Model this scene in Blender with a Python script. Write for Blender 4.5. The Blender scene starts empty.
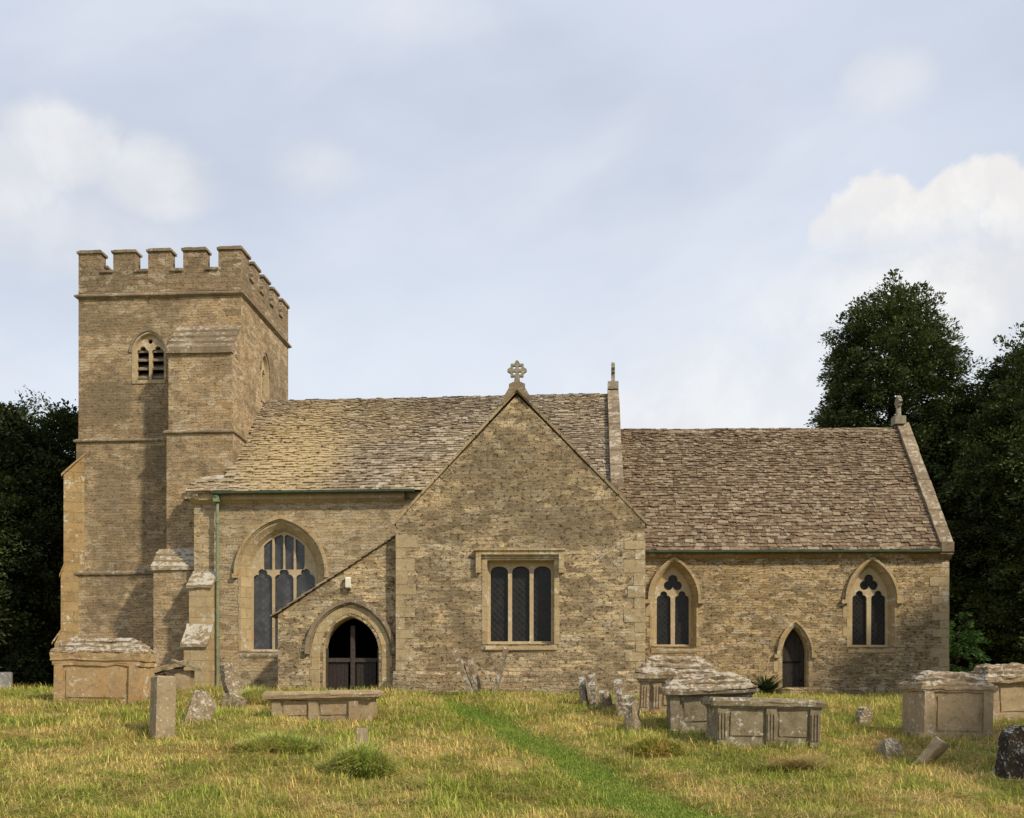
import bpy, bmesh, math, random
import numpy as np
from mathutils import Vector, Matrix, noise as mnoise
from mathutils.geometry import tessellate_polygon

R = math.radians
random.seed(7)
rng = np.random.default_rng(11)
SC = bpy.context.scene
COL = SC.collection

# ------------------------------------------------------------------ camera, light, exposure
FPX, HX, HY = 1050.0, 512.0, 682.0
cam_d = bpy.data.cameras.new('camera')
cam = bpy.data.objects.new('camera', cam_d)
COL.objects.link(cam)
cam.location = (0, 0, 0)
cam.rotation_euler = (R(90), 0, 0)
cam_d.sensor_fit = 'HORIZONTAL'
cam_d.sensor_width = 36.0
cam_d.lens = 36.0 * FPX / 1024.0
cam_d.shift_x = 0.0
cam_d.shift_y = (HY - 409.0) / 1024.0
cam_d.clip_start = 0.1
cam_d.clip_end = 3000
SC.camera = cam

SUN_AZ, SUN_EL = 50.0, 38.0       # azimuth measured from straight behind the camera towards the right
sun_dir = Vector((math.sin(R(SUN_AZ)) * math.cos(R(SUN_EL)), -math.cos(R(SUN_AZ)) * math.cos(R(SUN_EL)), math.sin(R(SUN_EL))))
sd = bpy.data.lights.new('sun', 'SUN')
sd.energy = 4.1
sd.angle = R(3.0)
sd.color = (1.0, 0.885, 0.70)
so = bpy.data.objects.new('sun', sd)
COL.objects.link(so)
so.rotation_euler = sun_dir.to_track_quat('Z', 'Y').to_euler()
SC.view_settings.view_transform = 'Standard'
SC.view_settings.look = 'None'
SC.view_settings.exposure = 0.12
SC.view_settings.gamma = 1.0


class NT:
    """small node helper"""
    def __init__(self, tree):
        self.t = tree

    def n(self, typ, props=None, **ins):
        nd = self.t.nodes.new(typ)
        for k, v in (props or {}).items():
            setattr(nd, k, v)
        for k, v in ins.items():
            key = int(k[1:]) if k[0] == 'i' and k[1:].isdigit() else k.replace('_', ' ')
            self.set(nd.inputs[key], v)
        return nd

    def set(self, sock, v):
        if isinstance(v, bpy.types.NodeSocket):
            self.t.links.new(v, sock)
        else:
            if sock.type == 'RGBA' and hasattr(v, '__len__') and len(v) == 3:
                v = (*v, 1)
            sock.default_value = v

    def math(self, op, a, b=0.0, c=None, clamp=False):
        nd = self.t.nodes.new('ShaderNodeMath')
        nd.operation = op
        nd.use_clamp = clamp
        self.set(nd.inputs[0], a)
        self.set(nd.inputs[1], b)
        if c is not None:
            self.set(nd.inputs[2], c)
        return nd.outputs[0]

    def vmath(self, op, a, b=None, scale=None):
        nd = self.t.nodes.new('ShaderNodeVectorMath')
        nd.operation = op
        self.set(nd.inputs[0], a)
        if b is not None:
            self.set(nd.inputs[1], b)
        if scale is not None:
            self.set(nd.inputs['Scale'], scale)
        return nd.outputs['Value'] if op in ('DOT_PRODUCT', 'LENGTH', 'DISTANCE') else nd.outputs[0]

    def mix(self, fac, a, b, mode='MIX'):
        nd = self.t.nodes.new('ShaderNodeMix')
        nd.data_type = 'RGBA'
        nd.blend_type = mode
        self.set(nd.inputs[0], fac)
        self.set(nd.inputs[6], a)
        self.set(nd.inputs[7], b)
        return nd.outputs[2]

    def fmix(self, fac, a, b):
        nd = self.t.nodes.new('ShaderNodeMix')
        nd.data_type = 'FLOAT'
        self.set(nd.inputs[0], fac)
        self.set(nd.inputs[2], a)
        self.set(nd.inputs[3], b)
        return nd.outputs[0]

    def ramp(self, fac, lo, hi, a=0.0, b=1.0):
        nd = self.t.nodes.new('ShaderNodeMapRange')
        nd.interpolation_type = 'SMOOTHSTEP'
        self.set(nd.inputs[0], fac)
        nd.inputs[1].default_value = lo
        nd.inputs[2].default_value = hi
        nd.inputs[3].default_value = a
        nd.inputs[4].default_value = b
        return nd.outputs[0]

    def noise(self, vec, scale, detail=3.0, rough=0.55, dist=0.0, dim='3D'):
        nd = self.t.nodes.new('ShaderNodeTexNoise')
        nd.noise_dimensions = dim
        self.set(nd.inputs['Vector'], vec)
        nd.inputs['Scale'].default_value = scale
        nd.inputs['Detail'].default_value = detail
        nd.inputs['Roughness'].default_value = rough
        nd.inputs['Distortion'].default_value = dist
        return nd


# ------------------------------------------------------------------ sky
world = bpy.data.worlds.new('World')
SC.world = world
world.use_nodes = True
wt = NT(world.node_tree)
world.node_tree.nodes.clear()
sky = wt.n('ShaderNodeTexSky', dict(sky_type='NISHITA', sun_disc=False, sun_elevation=R(SUN_EL),
                                    sun_rotation=math.atan2(sun_dir.x, sun_dir.y), air_density=1.0, dust_density=1.6, ozone_density=1.0))
tc = wt.n('ShaderNodeTexCoord')
dirv = wt.vmath('NORMALIZE', tc.outputs['Generated'])


def pdir(x, y):
    return Vector(((x - HX) / FPX, 1, (HY - y) / FPX)).normalized()


SKY_S = 0.09
sep = wt.n('ShaderNodeSeparateXYZ', None, Vector=dirv)
# high thin veil: pale everywhere, with soft streaks
veil_n = wt.noise(wt.vmath('MULTIPLY', dirv, (1.2, 1.2, 2.6)), 1.9, 5, 0.5, 0.0)
veil = wt.ramp(veil_n.outputs['Fac'], 0.30, 0.70, 0.72, 0.97)
skyc = wt.vmath('SCALE', sky.outputs[0], scale=SKY_S)
grad = wt.ramp(sep.outputs[2], 0.02, 0.5)
veilc = wt.mix(grad, (0.83, 0.89, 0.955), (0.64, 0.695, 0.81))
base = wt.mix(veil, skyc, veilc)
# long thin streaks of cirrus climbing to the right
stm = wt.n('ShaderNodeMapping', dict(vector_type='POINT'), Vector=dirv, Rotation=(0, R(24), 0), Scale=(1, 1, 1))
stn = wt.noise(wt.vmath('MULTIPLY', stm.outputs[0], (1.3, 1.3, 4.2)), 1.7, 5, 0.55, 0.2)
base = wt.mix(wt.ramp(stn.outputs['Fac'], 0.46, 0.68, 0.0, 0.32), base, (0.80, 0.825, 0.88))
# cumulus banks standing in given compass directions
det = wt.noise(dirv, 7.0, 6, 0.6, 0.3)
det2 = wt.noise(wt.vmath('ADD', dirv, (0.03, 0.0, 0.035)), 7.0, 6, 0.6, 0.3)
# (centre, half width, half height in pixels at the photo's focal length, strength, soft edge)
banks = [((880, 224), 56, 50, 0.95, 0.16), ((966, 216), 62, 56, 0.97, 0.16), ((1045, 226), 66, 60, 0.97, 0.22), ((842, 236), 36, 26, 0.8, 0.3), ((920, 232), 60, 46, 0.95, 0.25),
         ((960, 285), 230, 95, 0.72, 0.9), ((760, 420), 330, 90, 0.5, 1.0),
         ((62, 150), 72, 44, 0.55, 0.5), ((150, 182), 72, 42, 0.5, 0.6), ((-10, 172), 85, 55, 0.5, 0.6), ((60, 225), 160, 60, 0.35, 1.0), ((318, 168), 55, 34, 0.28, 0.8), ((888, 80), 48, 30, 0.28, 0.8), ((420, 20), 90, 24, 0.2, 0.9),
         ((-300, 330), 300, 90, 0.7, 0.5), ((1500, 300), 350, 100, 0.8, 0.5)]
bil = wt.noise(dirv, 17.0, 6, 0.58, 0.0)
cm = None
for (p, rx, rz, s, soft) in banks:
    d = pdir(*p)
    off = wt.vmath('SUBTRACT', dirv, tuple(d))
    rx, rz = rx / 1050 * d.y, rz / 1050 * d.y
    off = wt.vmath('MULTIPLY', off, (1 / rx, 1 / rx, 1 / rz))
    ln = wt.vmath('LENGTH', off)
    ln = wt.math('ADD', ln, wt.math('MULTIPLY', wt.math('SUBTRACT', (bil if soft < 0.45 else det).outputs['Fac'], 0.5), -1.25 if soft < 0.45 else -1.5))
    m = wt.ramp(ln, 1.0 - soft, 1.0 + soft * 0.25, s, 0.0)
    if soft < 0.45:      # cumulus: crisp above, dissolving below
        oz = wt.n('ShaderNodeSeparateXYZ', None, Vector=off).outputs[2]
        m = wt.math('MULTIPLY', m, wt.ramp(oz, -1.05, 0.75))
    cm = m if cm is None else wt.math('MAXIMUM', cm, m)
lit = wt.ramp(wt.math('SUBTRACT', det.outputs['Fac'], det2.outputs['Fac']), -0.10, 0.10)
cloudc = wt.mix(lit, (0.80, 0.785, 0.775), (0.92, 0.90, 0.86))
final = wt.mix(cm, base, cloudc)
bg = wt.n('ShaderNodeBackground', None, Color=final, Strength=1.0)
wo = wt.n('ShaderNodeOutputWorld', None, Surface=bg.outputs[0])


# ------------------------------------------------------------------ materials
def newmat(name):
    m = bpy.data.materials.new(name)
    m.use_nodes = True
    m.node_tree.nodes.clear()
    return m, NT(m.node_tree)


def finish(t, color, rough=0.9, height=None, dist=0.02, spec=0.25, strength=1.0, extra=None):
    b = t.n('ShaderNodeBsdfPrincipled', None, Base_Color=color, Roughness=rough)
    b.inputs['Specular IOR Level'].default_value = spec
    if height is not None:
        bp = t.n('ShaderNodeBump', None, Height=height, Distance=dist, Strength=strength)
        t.t.links.new(bp.outputs[0], b.inputs['Normal'])
    o = t.n('ShaderNodeOutputMaterial', None, Surface=b.outputs[0])
    return b


def masonry(name, ca, cb, cjoint, row=0.09, bw=0.27, row2=0.135, bw2=0.34, stain=(0.15, 0.115, 0.072), stain_amt=0.55, lichen=0.45, ochre=0.3, joint=0.006, seed=0.0, bump=0.035, patch=None, hole=0.78, cell=1.0):
    m, t = newmat(name)
    uv = t.n('ShaderNodeUVMap').outputs[0]
    uv = t.vmath('ADD', uv, (seed, seed * 0.7, 0))
    geo = t.n('ShaderNodeNewGeometry').outputs['Position']
    w1 = t.noise(uv, 1.1, 2)
    w2 = t.noise(uv, 9.0, 2)
    warp = t.vmath('ADD', t.vmath('MULTIPLY', t.vmath('SUBTRACT', w1.outputs['Color'], (0.5, 0.5, 0.5)), (0.22, 0.16, 0)),
                   t.vmath('MULTIPLY', t.vmath('SUBTRACT', w2.outputs['Color'], (0.5, 0.5, 0.5)), (0.07, 0.045, 0)))
    co = t.vmath('ADD', uv, warp)

    def brick(r, w, s):
        return t.n('ShaderNodeTexBrick', dict(offset=0.5, offset_frequency=2, squash=0.7, squash_frequency=3), Vector=t.vmath('ADD', co, (s, s, 0)), Color1=(0, 0, 0), Color2=(1, 1, 1), Mortar=(0.5, 0.5, 0.5),
                   Scale=1.0, Mortar_Size=joint, Mortar_Smooth=0.6, Bias=0.0, Brick_Width=w, Row_Height=r)
    b1, b2 = brick(row, bw, 0), brick(row2, bw2, 0.37)
    mask = t.ramp(t.noise(uv, 0.9, 3).outputs['Fac'], 0.53, 0.56)
    bv = t.mix(mask, b1.outputs['Color'], b2.outputs['Color'])
    bf = t.fmix(mask, b1.outputs['Fac'], b2.outputs['Fac'])
    fine = t.noise(uv, 34.0, 4, 0.65)
    mid = t.noise(uv, 5.0, 4, 0.6)
    col = t.mix(t.ramp(bv, 0.0, 1.0), ca, cb)
    col = t.mix(t.ramp(mid.outputs['Fac'], 0.35, 0.7, 0, 0.55), col, t.mix(0.5, cb, (0.30, 0.25, 0.17)))
    fv = t.ramp(fine.outputs['Fac'], 0.28, 0.72, 0.52, 1.42)
    # stones differ one from the next: a second, coarser cell tint with its own hue
    vc = t.n('ShaderNodeTexVoronoi', dict(feature='F1', voronoi_dimensions='2D'), Vector=t.vmath('MULTIPLY', co, (3.7, 8.0, 1)), Scale=1.0)
    vs_ = t.n('ShaderNodeSeparateColor', None, Color=vc.outputs['Color'])
    col = t.vmath('SCALE', col, scale=t.ramp(vs_.outputs[0], 0.0, 1.0, 1 - 0.28 * cell, 1 + 0.30 * cell))
    col = t.mix(t.ramp(vs_.outputs[1], 0.72, 0.9, 0, 0.5), col, (0.50, 0.43, 0.31))
    col = t.mix(t.ramp(vs_.outputs[2], 0.78, 0.9, 0, 0.45), col, (0.15, 0.115, 0.07))
    col = t.vmath('SCALE', col, scale=fv)
    och = t.noise(uv, 0.55, 3)
    col = t.mix(t.ramp(och.outputs['Fac'], 0.5, 0.75, 0, ochre), col, (0.42, 0.25, 0.09))
    st = t.noise(t.vmath('MULTIPLY', uv, (1.0, 0.55, 1)), 0.65, 5, 0.62)
    st2 = t.noise(uv, 3.2, 4, 0.6)
    stv = t.math('MULTIPLY', t.ramp(st.outputs['Fac'], 0.46, 0.62), t.ramp(st2.outputs['Fac'], 0.3, 0.62, 0.30, 1.0))
    for (pu_, pz_, ru_, rz_, am_) in (patch or []):
        # old soot and algae stains, ragged-edged; the chancel's patch is painted tree shade
        q_ = t.vmath('MULTIPLY', t.vmath('SUBTRACT', t.vmath('SUBTRACT', uv, (seed, seed * 0.7, 0)), (pu_, pz_, 0)), (1 / ru_, 1 / rz_, 0))
        e_ = t.math('ADD', t.vmath('LENGTH', q_), t.math('MULTIPLY', t.math('SUBTRACT', st2.outputs['Fac'], 0.5), 2.2))
        stv = t.math('MAXIMUM', stv, t.ramp(e_, 0.4, 1.25, am_, 0.0))
    col = t.mix(t.math('MULTIPLY', stv, stain_amt), col, stain)
    col = t.mix(t.math('MULTIPLY', bf, 0.55), col, cjoint)
    # holes where the joint has weathered out, their shade painted dark
    hol = t.noise(t.vmath('MULTIPLY', co, (1.0, 1.45, 1)), 9.5, 5, 0.7)
    hm = t.math('MULTIPLY', t.ramp(hol.outputs['Fac'], 0.55, 0.66), hole)
    col = t.mix(hm, col, (0.085, 0.062, 0.036))
    sp = t.noise(t.vmath('ADD', uv, (3.1, 7.7, 0)), 15.0, 5, 0.75)
    spb = t.noise(uv, 0.8, 2)
    col = t.mix(t.math('MULTIPLY', t.ramp(sp.outputs['Fac'], 0.60, 0.67, 0, 0.75), t.ramp(spb.outputs['Fac'], 0.35, 0.65, 0.3, 1.0)), col, (0.52, 0.46, 0.34))
    li = t.n('ShaderNodeTexVoronoi', dict(feature='F1'), Vector=co, Scale=5.5)
    lr = t.noise(uv, 17, 3)
    lm = t.ramp(t.math('ADD', li.outputs['Distance'], t.math('MULTIPLY', lr.outputs['Fac'], 0.5)), 0.30, 0.36, 1, 0)
    lm = t.math('MULTIPLY', lm, t.ramp(t.noise(uv, 1.3, 3).outputs['Fac'], 0.45, 0.6, 0, lichen))
    col = t.mix(lm, col, (0.56, 0.53, 0.45))
    h = t.math('ADD', t.math('MULTIPLY', bf, -0.7), t.math('MULTIPLY', fine.outputs['Fac'], 0.35))
    h = t.math('ADD', h, t.math('MULTIPLY', t.ramp(bv, 0, 1), 0.45))
    h = t.math('ADD', h, t.math('MULTIPLY', mid.outputs['Fac'], 0.7))
    h = t.math('ADD', h, t.math('MULTIPLY', hm, -1.0))
    finish(t, col, 0.95, h, bump, 0.1)
    return m


def ashlar(name, ca, cb, lichen=0.4, lichen_col=(0.60, 0.57, 0.50), moss=0.0, orange=0.0, dark=0.4, scale=1.0, joints=True, bump=0.02):
    m, t = newmat(name)
    geo = t.n('ShaderNodeTexCoord').outputs['Object']
    uv = t.n('ShaderNodeUVMap').outputs[0]
    big = t.noise(geo, 1.3 * scale, 4, 0.6)
    mid = t.noise(geo, 6 * scale, 5, 0.65)
    fine = t.noise(geo, 42 * scale, 3, 0.6)
    col = t.mix(t.ramp(big.outputs['Fac'], 0.3, 0.7), ca, cb)
    col = t.vmath('SCALE', col, scale=t.ramp(fine.outputs['Fac'], 0.2, 0.8, 0.78, 1.18))
    col = t.mix(t.ramp(mid.outputs['Fac'], 0.5, 0.68, 0, dark), col, (0.12, 0.09, 0.055))
    if orange:
        o = t.noise(t.vmath('ADD', geo, (9, 3, 1)), 3.0 * scale, 4, 0.6)
        col = t.mix(t.ramp(o.outputs['Fac'], 0.5, 0.66, 0, orange), col, (0.44, 0.22, 0.05))
    if moss:
        o = t.noise(t.vmath('ADD', geo, (4, 7, 2)), 4.0 * scale, 5, 0.62)
        col = t.mix(t.ramp(o.outputs['Fac'], 0.5, 0.6, 0, moss), col, (0.10, 0.085, 0.035))
    h = t.math('ADD', t.math('MULTIPLY', mid.outputs['Fac'], 0.8), t.math('MULTIPLY', fine.outputs['Fac'], 0.5))
    if joints:
        br = t.n('ShaderNodeTexBrick', dict(offset=0.5), Vector=uv, Color1=(0.82, 0.82, 0.82), Color2=(1.1, 1.1, 1.1), Mortar=(0.6, 0.6, 0.6), Scale=1.0, Mortar_Size=0.005, Mortar_Smooth=0.4, Brick_Width=0.62, Row_Height=0.31)
        col = t.mix(0.8, col, br.outputs['Color'], 'MULTIPLY')
        h = t.math('ADD', h, t.math('MULTIPLY', br.outputs['Fac'], -0.5))
    li = t.noise(t.vmath('ADD', geo, (2, 5, 8)), 7.5 * scale, 5, 0.68)
    lb = t.noise(t.vmath('ADD', geo, (1, 2, 4)), 1.8 * scale, 2, 0.5)
    lv = t.math('ADD', li.outputs['Fac'], t.math('MULTIPLY', t.math('SUBTRACT', lb.outputs['Fac'], 0.5), 0.5))
    up = t.n('ShaderNodeSeparateXYZ', None, Vector=t.n('ShaderNodeNewGeometry').outputs['Normal']).outputs[2]
    lv = t.math('ADD', lv, t.math('MULTIPLY', t.math('SUBTRACT', t.ramp(up, 0.1, 0.8), 0.6), 0.22 * lichen))
    col = t.mix(t.ramp(lv, 0.60 - 0.22 * lichen, 0.65 - 0.2 * lichen, 0, min(1.0, 0.5 + lichen * 0.5)), col, lichen_col)
    finish(t, col, 0.95, h, bump, 0.1)
    return m


def slate_mat(name, ca, cb, cc, light=0.35, ochre=0.0):
    m, t = newmat(name)
    g = t.n('ShaderNodeNewGeometry')
    pos = g.outputs['Position']
    isl = g.outputs['Random Per Island']
    wn = t.n('ShaderNodeTexWhiteNoise', dict(noise_dimensions='1D'), W=isl)
    col = t.mix(isl, ca, cb)
    col = t.mix(t.ramp(wn.outputs['Value'], 0.74, 0.8, 0, light), col, cc)
    col = t.mix(t.ramp(wn.outputs['Value'], 0.06, 0.12, 0.65, 0), col, (0.085, 0.06, 0.04))
    n1 = t.noise(pos, 0.55, 4, 0.6)
    n2 = t.noise(pos, 9, 5, 0.7)
    n3 = t.noise(t.vmath('ADD', pos, (5, 1, 3)), 6.5, 4, 0.65)
    col = t.mix(t.ramp(n1.outputs['Fac'], 0.42, 0.66, 0, 0.42), col, (0.15, 0.105, 0.065))
    if ochre:
        # a broad yellow lichen bloom near the tower
        q_ = t.vmath('MULTIPLY', t.vmath('SUBTRACT', pos, (-6.6, 32.5, 7.0)), (1 / 1.9, 1 / 6.0, 1 / 2.6))
        e_ = t.math('ADD', t.vmath('LENGTH', q_), t.math('MULTIPLY', t.math('SUBTRACT', n2.outputs['Fac'], 0.5), 2.0))
        col = t.mix(t.ramp(e_, 0.35, 1.2, 0.7, 0.0), col, (0.46, 0.35, 0.175))
        n4 = t.noise(t.vmath('ADD', pos, (3, 8, 1)), 0.33, 3, 0.5)
        col = t.mix(t.ramp(n4.outputs['Fac'], 0.46, 0.62, 0, ochre), col, (0.42, 0.31, 0.15))
    col = t.mix(t.ramp(n2.outputs['Fac'], 0.55, 0.64, 0, 0.6), col, (0.44, 0.385, 0.29))
    col = t.mix(t.ramp(n3.outputs['Fac'], 0.55, 0.62, 0, 0.85), col, (0.07, 0.045, 0.028))
    h = t.math('ADD', n2.outputs['Fac'], t.math('MULTIPLY', n3.outputs['Fac'], 0.6))
    finish(t, col, 0.92, h, 0.02, 0.15)
    return m


def plain(name, col, rough=0.6, spec=0.3, var=0.25, sc=8.0, metallic=0.0):
    m, t = newmat(name)
    g = t.n('ShaderNodeTexCoord').outputs['Object']
    n = t.noise(g, sc, 4, 0.6)
    c = t.vmath('SCALE', t.mix(0, col, col), scale=t.ramp(n.outputs['Fac'], 0.25, 0.75, 1 - var, 1 + var))
    b = finish(t, c, rough, n.outputs['Fac'], 0.006, spec)
    b.inputs['Metallic'].default_value = metallic
    return m


def glass_mat(name, col, rough, lead, pitch, spec=0.5):
    m, t = newmat(name)
    uv = t.n('ShaderNodeUVMap').outputs[0]
    mp = t.n('ShaderNodeMapping', None, Vector=uv, Rotation=(0, 0, R(45)))
    br = t.n('ShaderNodeTexBrick', dict(offset=0.0), Vector=mp.outputs[0], Color1=(0, 0, 0), Color2=(1, 1, 1), Mortar=(0.5, 0.5, 0.5), Scale=1.0, Mortar_Size=0.009, Mortar_Smooth=0.2, Brick_Width=pitch, Row_Height=pitch)
    n = t.noise(uv, 2.3, 3)
    c = t.mix(t.ramp(br.outputs['Color'], 0, 1), col, tuple(k * 1.7 for k in col))
    c = t.mix(t.ramp(n.outputs['Fac'], 0.35, 0.7, 0, 0.7), c, tuple(k * 0.45 for k in col))
    c = t.mix(br.outputs['Fac'], c, lead)
    h = t.math('ADD', t.math('MULTIPLY', br.outputs['Color'], 0.5), t.math('MULTIPLY', br.outputs['Fac'], 1.0))
    finish(t, c, rough, h, 0.012, spec, 0.6)
    return m


def leaf_mat(name, ca, cb, trans=0.25, sc=0.8):
    m, t = newmat(name)
    g = t.n('ShaderNodeNewGeometry')
    n = t.noise(g.outputs['Position'], sc, 3)
    col = t.mix(g.outputs['Random Per Island'], ca, cb)
    col = t.vmath('SCALE', col, scale=t.ramp(n.outputs['Fac'], 0.3, 0.7, 0.65, 1.35))
    b = t.n('ShaderNodeBsdfPrincipled', None, Base_Color=col, Roughness=0.6)
    b.inputs['Specular IOR Level'].default_value = 0.2
    tr = t.n('ShaderNodeBsdfTranslucent', None, Color=col)
    mx = t.n('ShaderNodeMixShader', None, i0=trans, i1=b.outputs[0], i2=tr.outputs[0])
    t.n('ShaderNodeOutputMaterial', None, Surface=mx.outputs[0])
    return m


def grass_mat(name, green, straw, lo, hi, seed=0.0):
    m, t = newmat(name)
    g = t.n('ShaderNodeNewGeometry')
    pos = t.vmath('ADD', g.outputs['Position'], (seed, seed, 0))
    pos2 = t.vmath('MULTIPLY', pos, (1, 1, 0))
    n1 = t.noise(pos2, 0.42, 4, 0.6)
    n2 = t.noise(pos2, 1.9, 4, 0.6)
    isl = g.outputs['Random Per Island']
    v = t.math('ADD', t.math('MULTIPLY', n1.outputs['Fac'], 0.55), t.math('MULTIPLY', n2.outputs['Fac'], 0.45))
    v = t.math('ADD', v, t.math('MULTIPLY', t.math('SUBTRACT', isl, 0.5), 0.16))
    col = t.mix(t.ramp(v, lo, hi), green, straw)
    wn = t.n('ShaderNodeTexWhiteNoise', dict(noise_dimensions='1D'), W=isl)
    col = t.vmath('SCALE', col, scale=t.ramp(wn.outputs['Value'], 0, 1, 0.6, 1.35))
    b = t.n('ShaderNodeBsdfPrincipled', None, Base_Color=col, Roughness=0.7)
    b.inputs['Specular IOR Level'].default_value = 0.15
    tr = t.n('ShaderNodeBsdfTranslucent', None, Color=col)
    mx = t.n('ShaderNodeMixShader', None, i0=0.25, i1=b.outputs[0], i2=tr.outputs[0])
    t.n('ShaderNodeOutputMaterial', None, Surface=mx.outputs[0])
    return m


def ground_mat():
    m, t = newmat('turf')
    g = t.n('ShaderNodeNewGeometry')
    pos = t.vmath('MULTIPLY', g.outputs['Position'], (1, 1, 0))
    n1 = t.noise(pos, 0.42, 4, 0.6)
    n2 = t.noise(pos, 1.9, 4, 0.6)
    n3 = t.noise(pos, 14, 5, 0.7)
    v = t.math('ADD', t.math('MULTIPLY', n1.outputs['Fac'], 0.55), t.math('MULTIPLY', n2.outputs['Fac'], 0.45))
    col = t.mix(t.ramp(v, 0.42, 0.60), (0.18, 0.19, 0.036), (0.38, 0.28, 0.10))
    e = t.noise(t.vmath('ADD', pos, (3, 9, 0)), 1.1, 5, 0.65)
    col = t.mix(t.ramp(e.outputs['Fac'], 0.60, 0.70, 0, 0.8), col, (0.13, 0.075, 0.035))
    col = t.vmath('SCALE', col, scale=t.ramp(n3.outputs['Fac'], 0.25, 0.75, 0.55, 1.25))
    finish(t, col, 0.95, n3.outputs['Fac'], 0.06, 0.1)
    return m


M = {}
M['rubble'] = masonry('coursed_rubble', (0.45, 0.348, 0.208), (0.31, 0.23, 0.132), (0.42, 0.323, 0.195), cell=1.25, hole=0.88, lichen=0.6, stain_amt=0.7, patch=[(0.0, 5.1, 2.2, 1.5, 0.85), (1.2, 3.9, 2.0, 0.7, 1.0), (-1.6, 3.9, 1.4, 0.6, 0.8), (0, -0.35, 9, 0.25, 0.7)])
M['rubble_nave'] = masonry('nave_rubble', (0.43, 0.335, 0.20), (0.37, 0.28, 0.165), (0.42, 0.33, 0.20), seed=13.3, stain_amt=0.45, bump=0.022, hole=0.55, cell=0.6, joint=0.005)
M['rubble_tower'] = masonry('tower_rubble', (0.395, 0.288, 0.168), (0.33, 0.235, 0.135), (0.37, 0.272, 0.16), seed=31.7, stain_amt=0.85, bump=0.022, hole=0.55, cell=0.6, patch=[(-9.5, 8.7, 1.1, 1.2, 0.9), (-9.3, 5.6, 0.9, 2.0, 0.7), (-9.8, 11.2, 2.8, 0.5, 0.7), (-8.0, 6.8, 1.0, 0.7, 0.8)], row=0.085, bw=0.3, ochre=0.25, joint=0.005)
M['rubble_chancel'] = masonry('chancel_rubble', (0.42, 0.31, 0.172), (0.315, 0.226, 0.12), (0.36, 0.27, 0.15), seed=51.1, row=0.075, bw=0.24, row2=0.1, bw2=0.3, stain_amt=0.5, lichen=0.6, ochre=0.25, cell=1.15, hole=0.85, patch=[(4.0, 0.9, 1.5, 2.4, 0.8)])  # dark patch at the east end paints in the tree's shade
M['rubble_base'] = masonry('plinth_rubble', (0.42, 0.335, 0.21), (0.27, 0.2, 0.115), (0.25, 0.19, 0.11), seed=77.0, lichen=0.95, stain_amt=0.7, hole=0.85)
M['quoin'] = ashlar('quoin_stone', (0.40, 0.315, 0.19), (0.33, 0.255, 0.15), lichen=0.05, dark=0.5, joints=False)
M['finial'] = ashlar('grey_finial_stone', (0.30, 0.265, 0.195), (0.22, 0.19, 0.135), lichen=0.2, dark=0.5, joints=False, scale=3)
M['render'] = masonry('parapet_stone', (0.285, 0.205, 0.125), (0.22, 0.158, 0.096), (0.25, 0.18, 0.11), seed=93.0, row=0.16, bw=0.4, row2=0.2, bw2=0.5, hole=0.4, cell=0.35, lichen=0.5, stain_amt=0.75, ochre=0.15)
M['ashlar'] = ashlar('dressed_stone', (0.42, 0.33, 0.19), (0.36, 0.275, 0.155), lichen=0.0, dark=0.3, orange=0.25)
M['ashlar_pale'] = ashlar('pale_dressed_stone', (0.46, 0.37, 0.235), (0.40, 0.315, 0.19), lichen=0.0, dark=0.2, orange=0.25, joints=False)
M['ashlar_orange'] = ashlar('ochre_dressed_stone', (0.33, 0.24, 0.122), (0.28, 0.19, 0.088), lichen=0.12, dark=0.45, orange=0.22)
M['coping'] = ashlar('coping_stone', (0.27, 0.21, 0.14), (0.17, 0.13, 0.085), lichen=0.22, lichen_col=(0.45, 0.41, 0.33), dark=0.75, joints=False)
M['weathering'] = ashlar('lichened_slab', (0.30, 0.235, 0.145), (0.26, 0.2, 0.12), lichen=0.5, lichen_col=(0.52, 0.49, 0.42), dark=0.7, joints=False, bump=0.04)
M['slate_nave'] = slate_mat('nave_stone_slate', (0.30, 0.245, 0.172), (0.19, 0.148, 0.10), (0.44, 0.385, 0.295), 0.7, 0.25)
M['slate_chancel'] = slate_mat('chancel_stone_slate', (0.215, 0.152, 0.095), (0.118, 0.082, 0.052), (0.37, 0.30, 0.215), 0.5)
M['lead'] = plain('lead_sheet', (0.28, 0.26, 0.28), 0.6)
M['green_paint'] = plain('green_gutter_paint', (0.05, 0.07, 0.042), 0.5)
M['green_pipe'] = plain('faded_green_paint', (0.17, 0.20, 0.12), 0.6)
M['glass_dark'] = glass_mat('dark_leaded_glass', (0.012, 0.012, 0.012), 0.3, (0.028, 0.026, 0.022), 0.11, 0.25)
M['glass_grey'] = glass_mat('grey_leaded_glass', (0.045, 0.045, 0.046), 0.18, (0.045, 0.045, 0.045), 0.13, 0.5)
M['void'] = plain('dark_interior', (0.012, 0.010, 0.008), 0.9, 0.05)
M['oak'] = plain('old_oak', (0.028, 0.021, 0.017), 0.7, 0.3, 0.4, 14)
M['oak_grey'] = plain('grey_oak', (0.05, 0.040, 0.033), 0.75, 0.25, 0.35, 14)
M['louvre'] = plain('louvre_slate', (0.20, 0.16, 0.11), 0.8, 0.2)
M['lamp_white'] = plain('cream_plastic', (0.62, 0.58, 0.47), 0.5, 0.3, 0.08)
M['tomb'] = ashlar('tomb_stone', (0.37, 0.285, 0.175), (0.30, 0.225, 0.135), lichen=0.12, dark=0.4, orange=0.12, joints=False, scale=1.6)
M['tomb_warm'] = ashlar('warm_tomb_stone', (0.41, 0.285, 0.15), (0.33, 0.225, 0.115), lichen=0.12, dark=0.4, orange=0.35, joints=False, scale=1.5)
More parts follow.
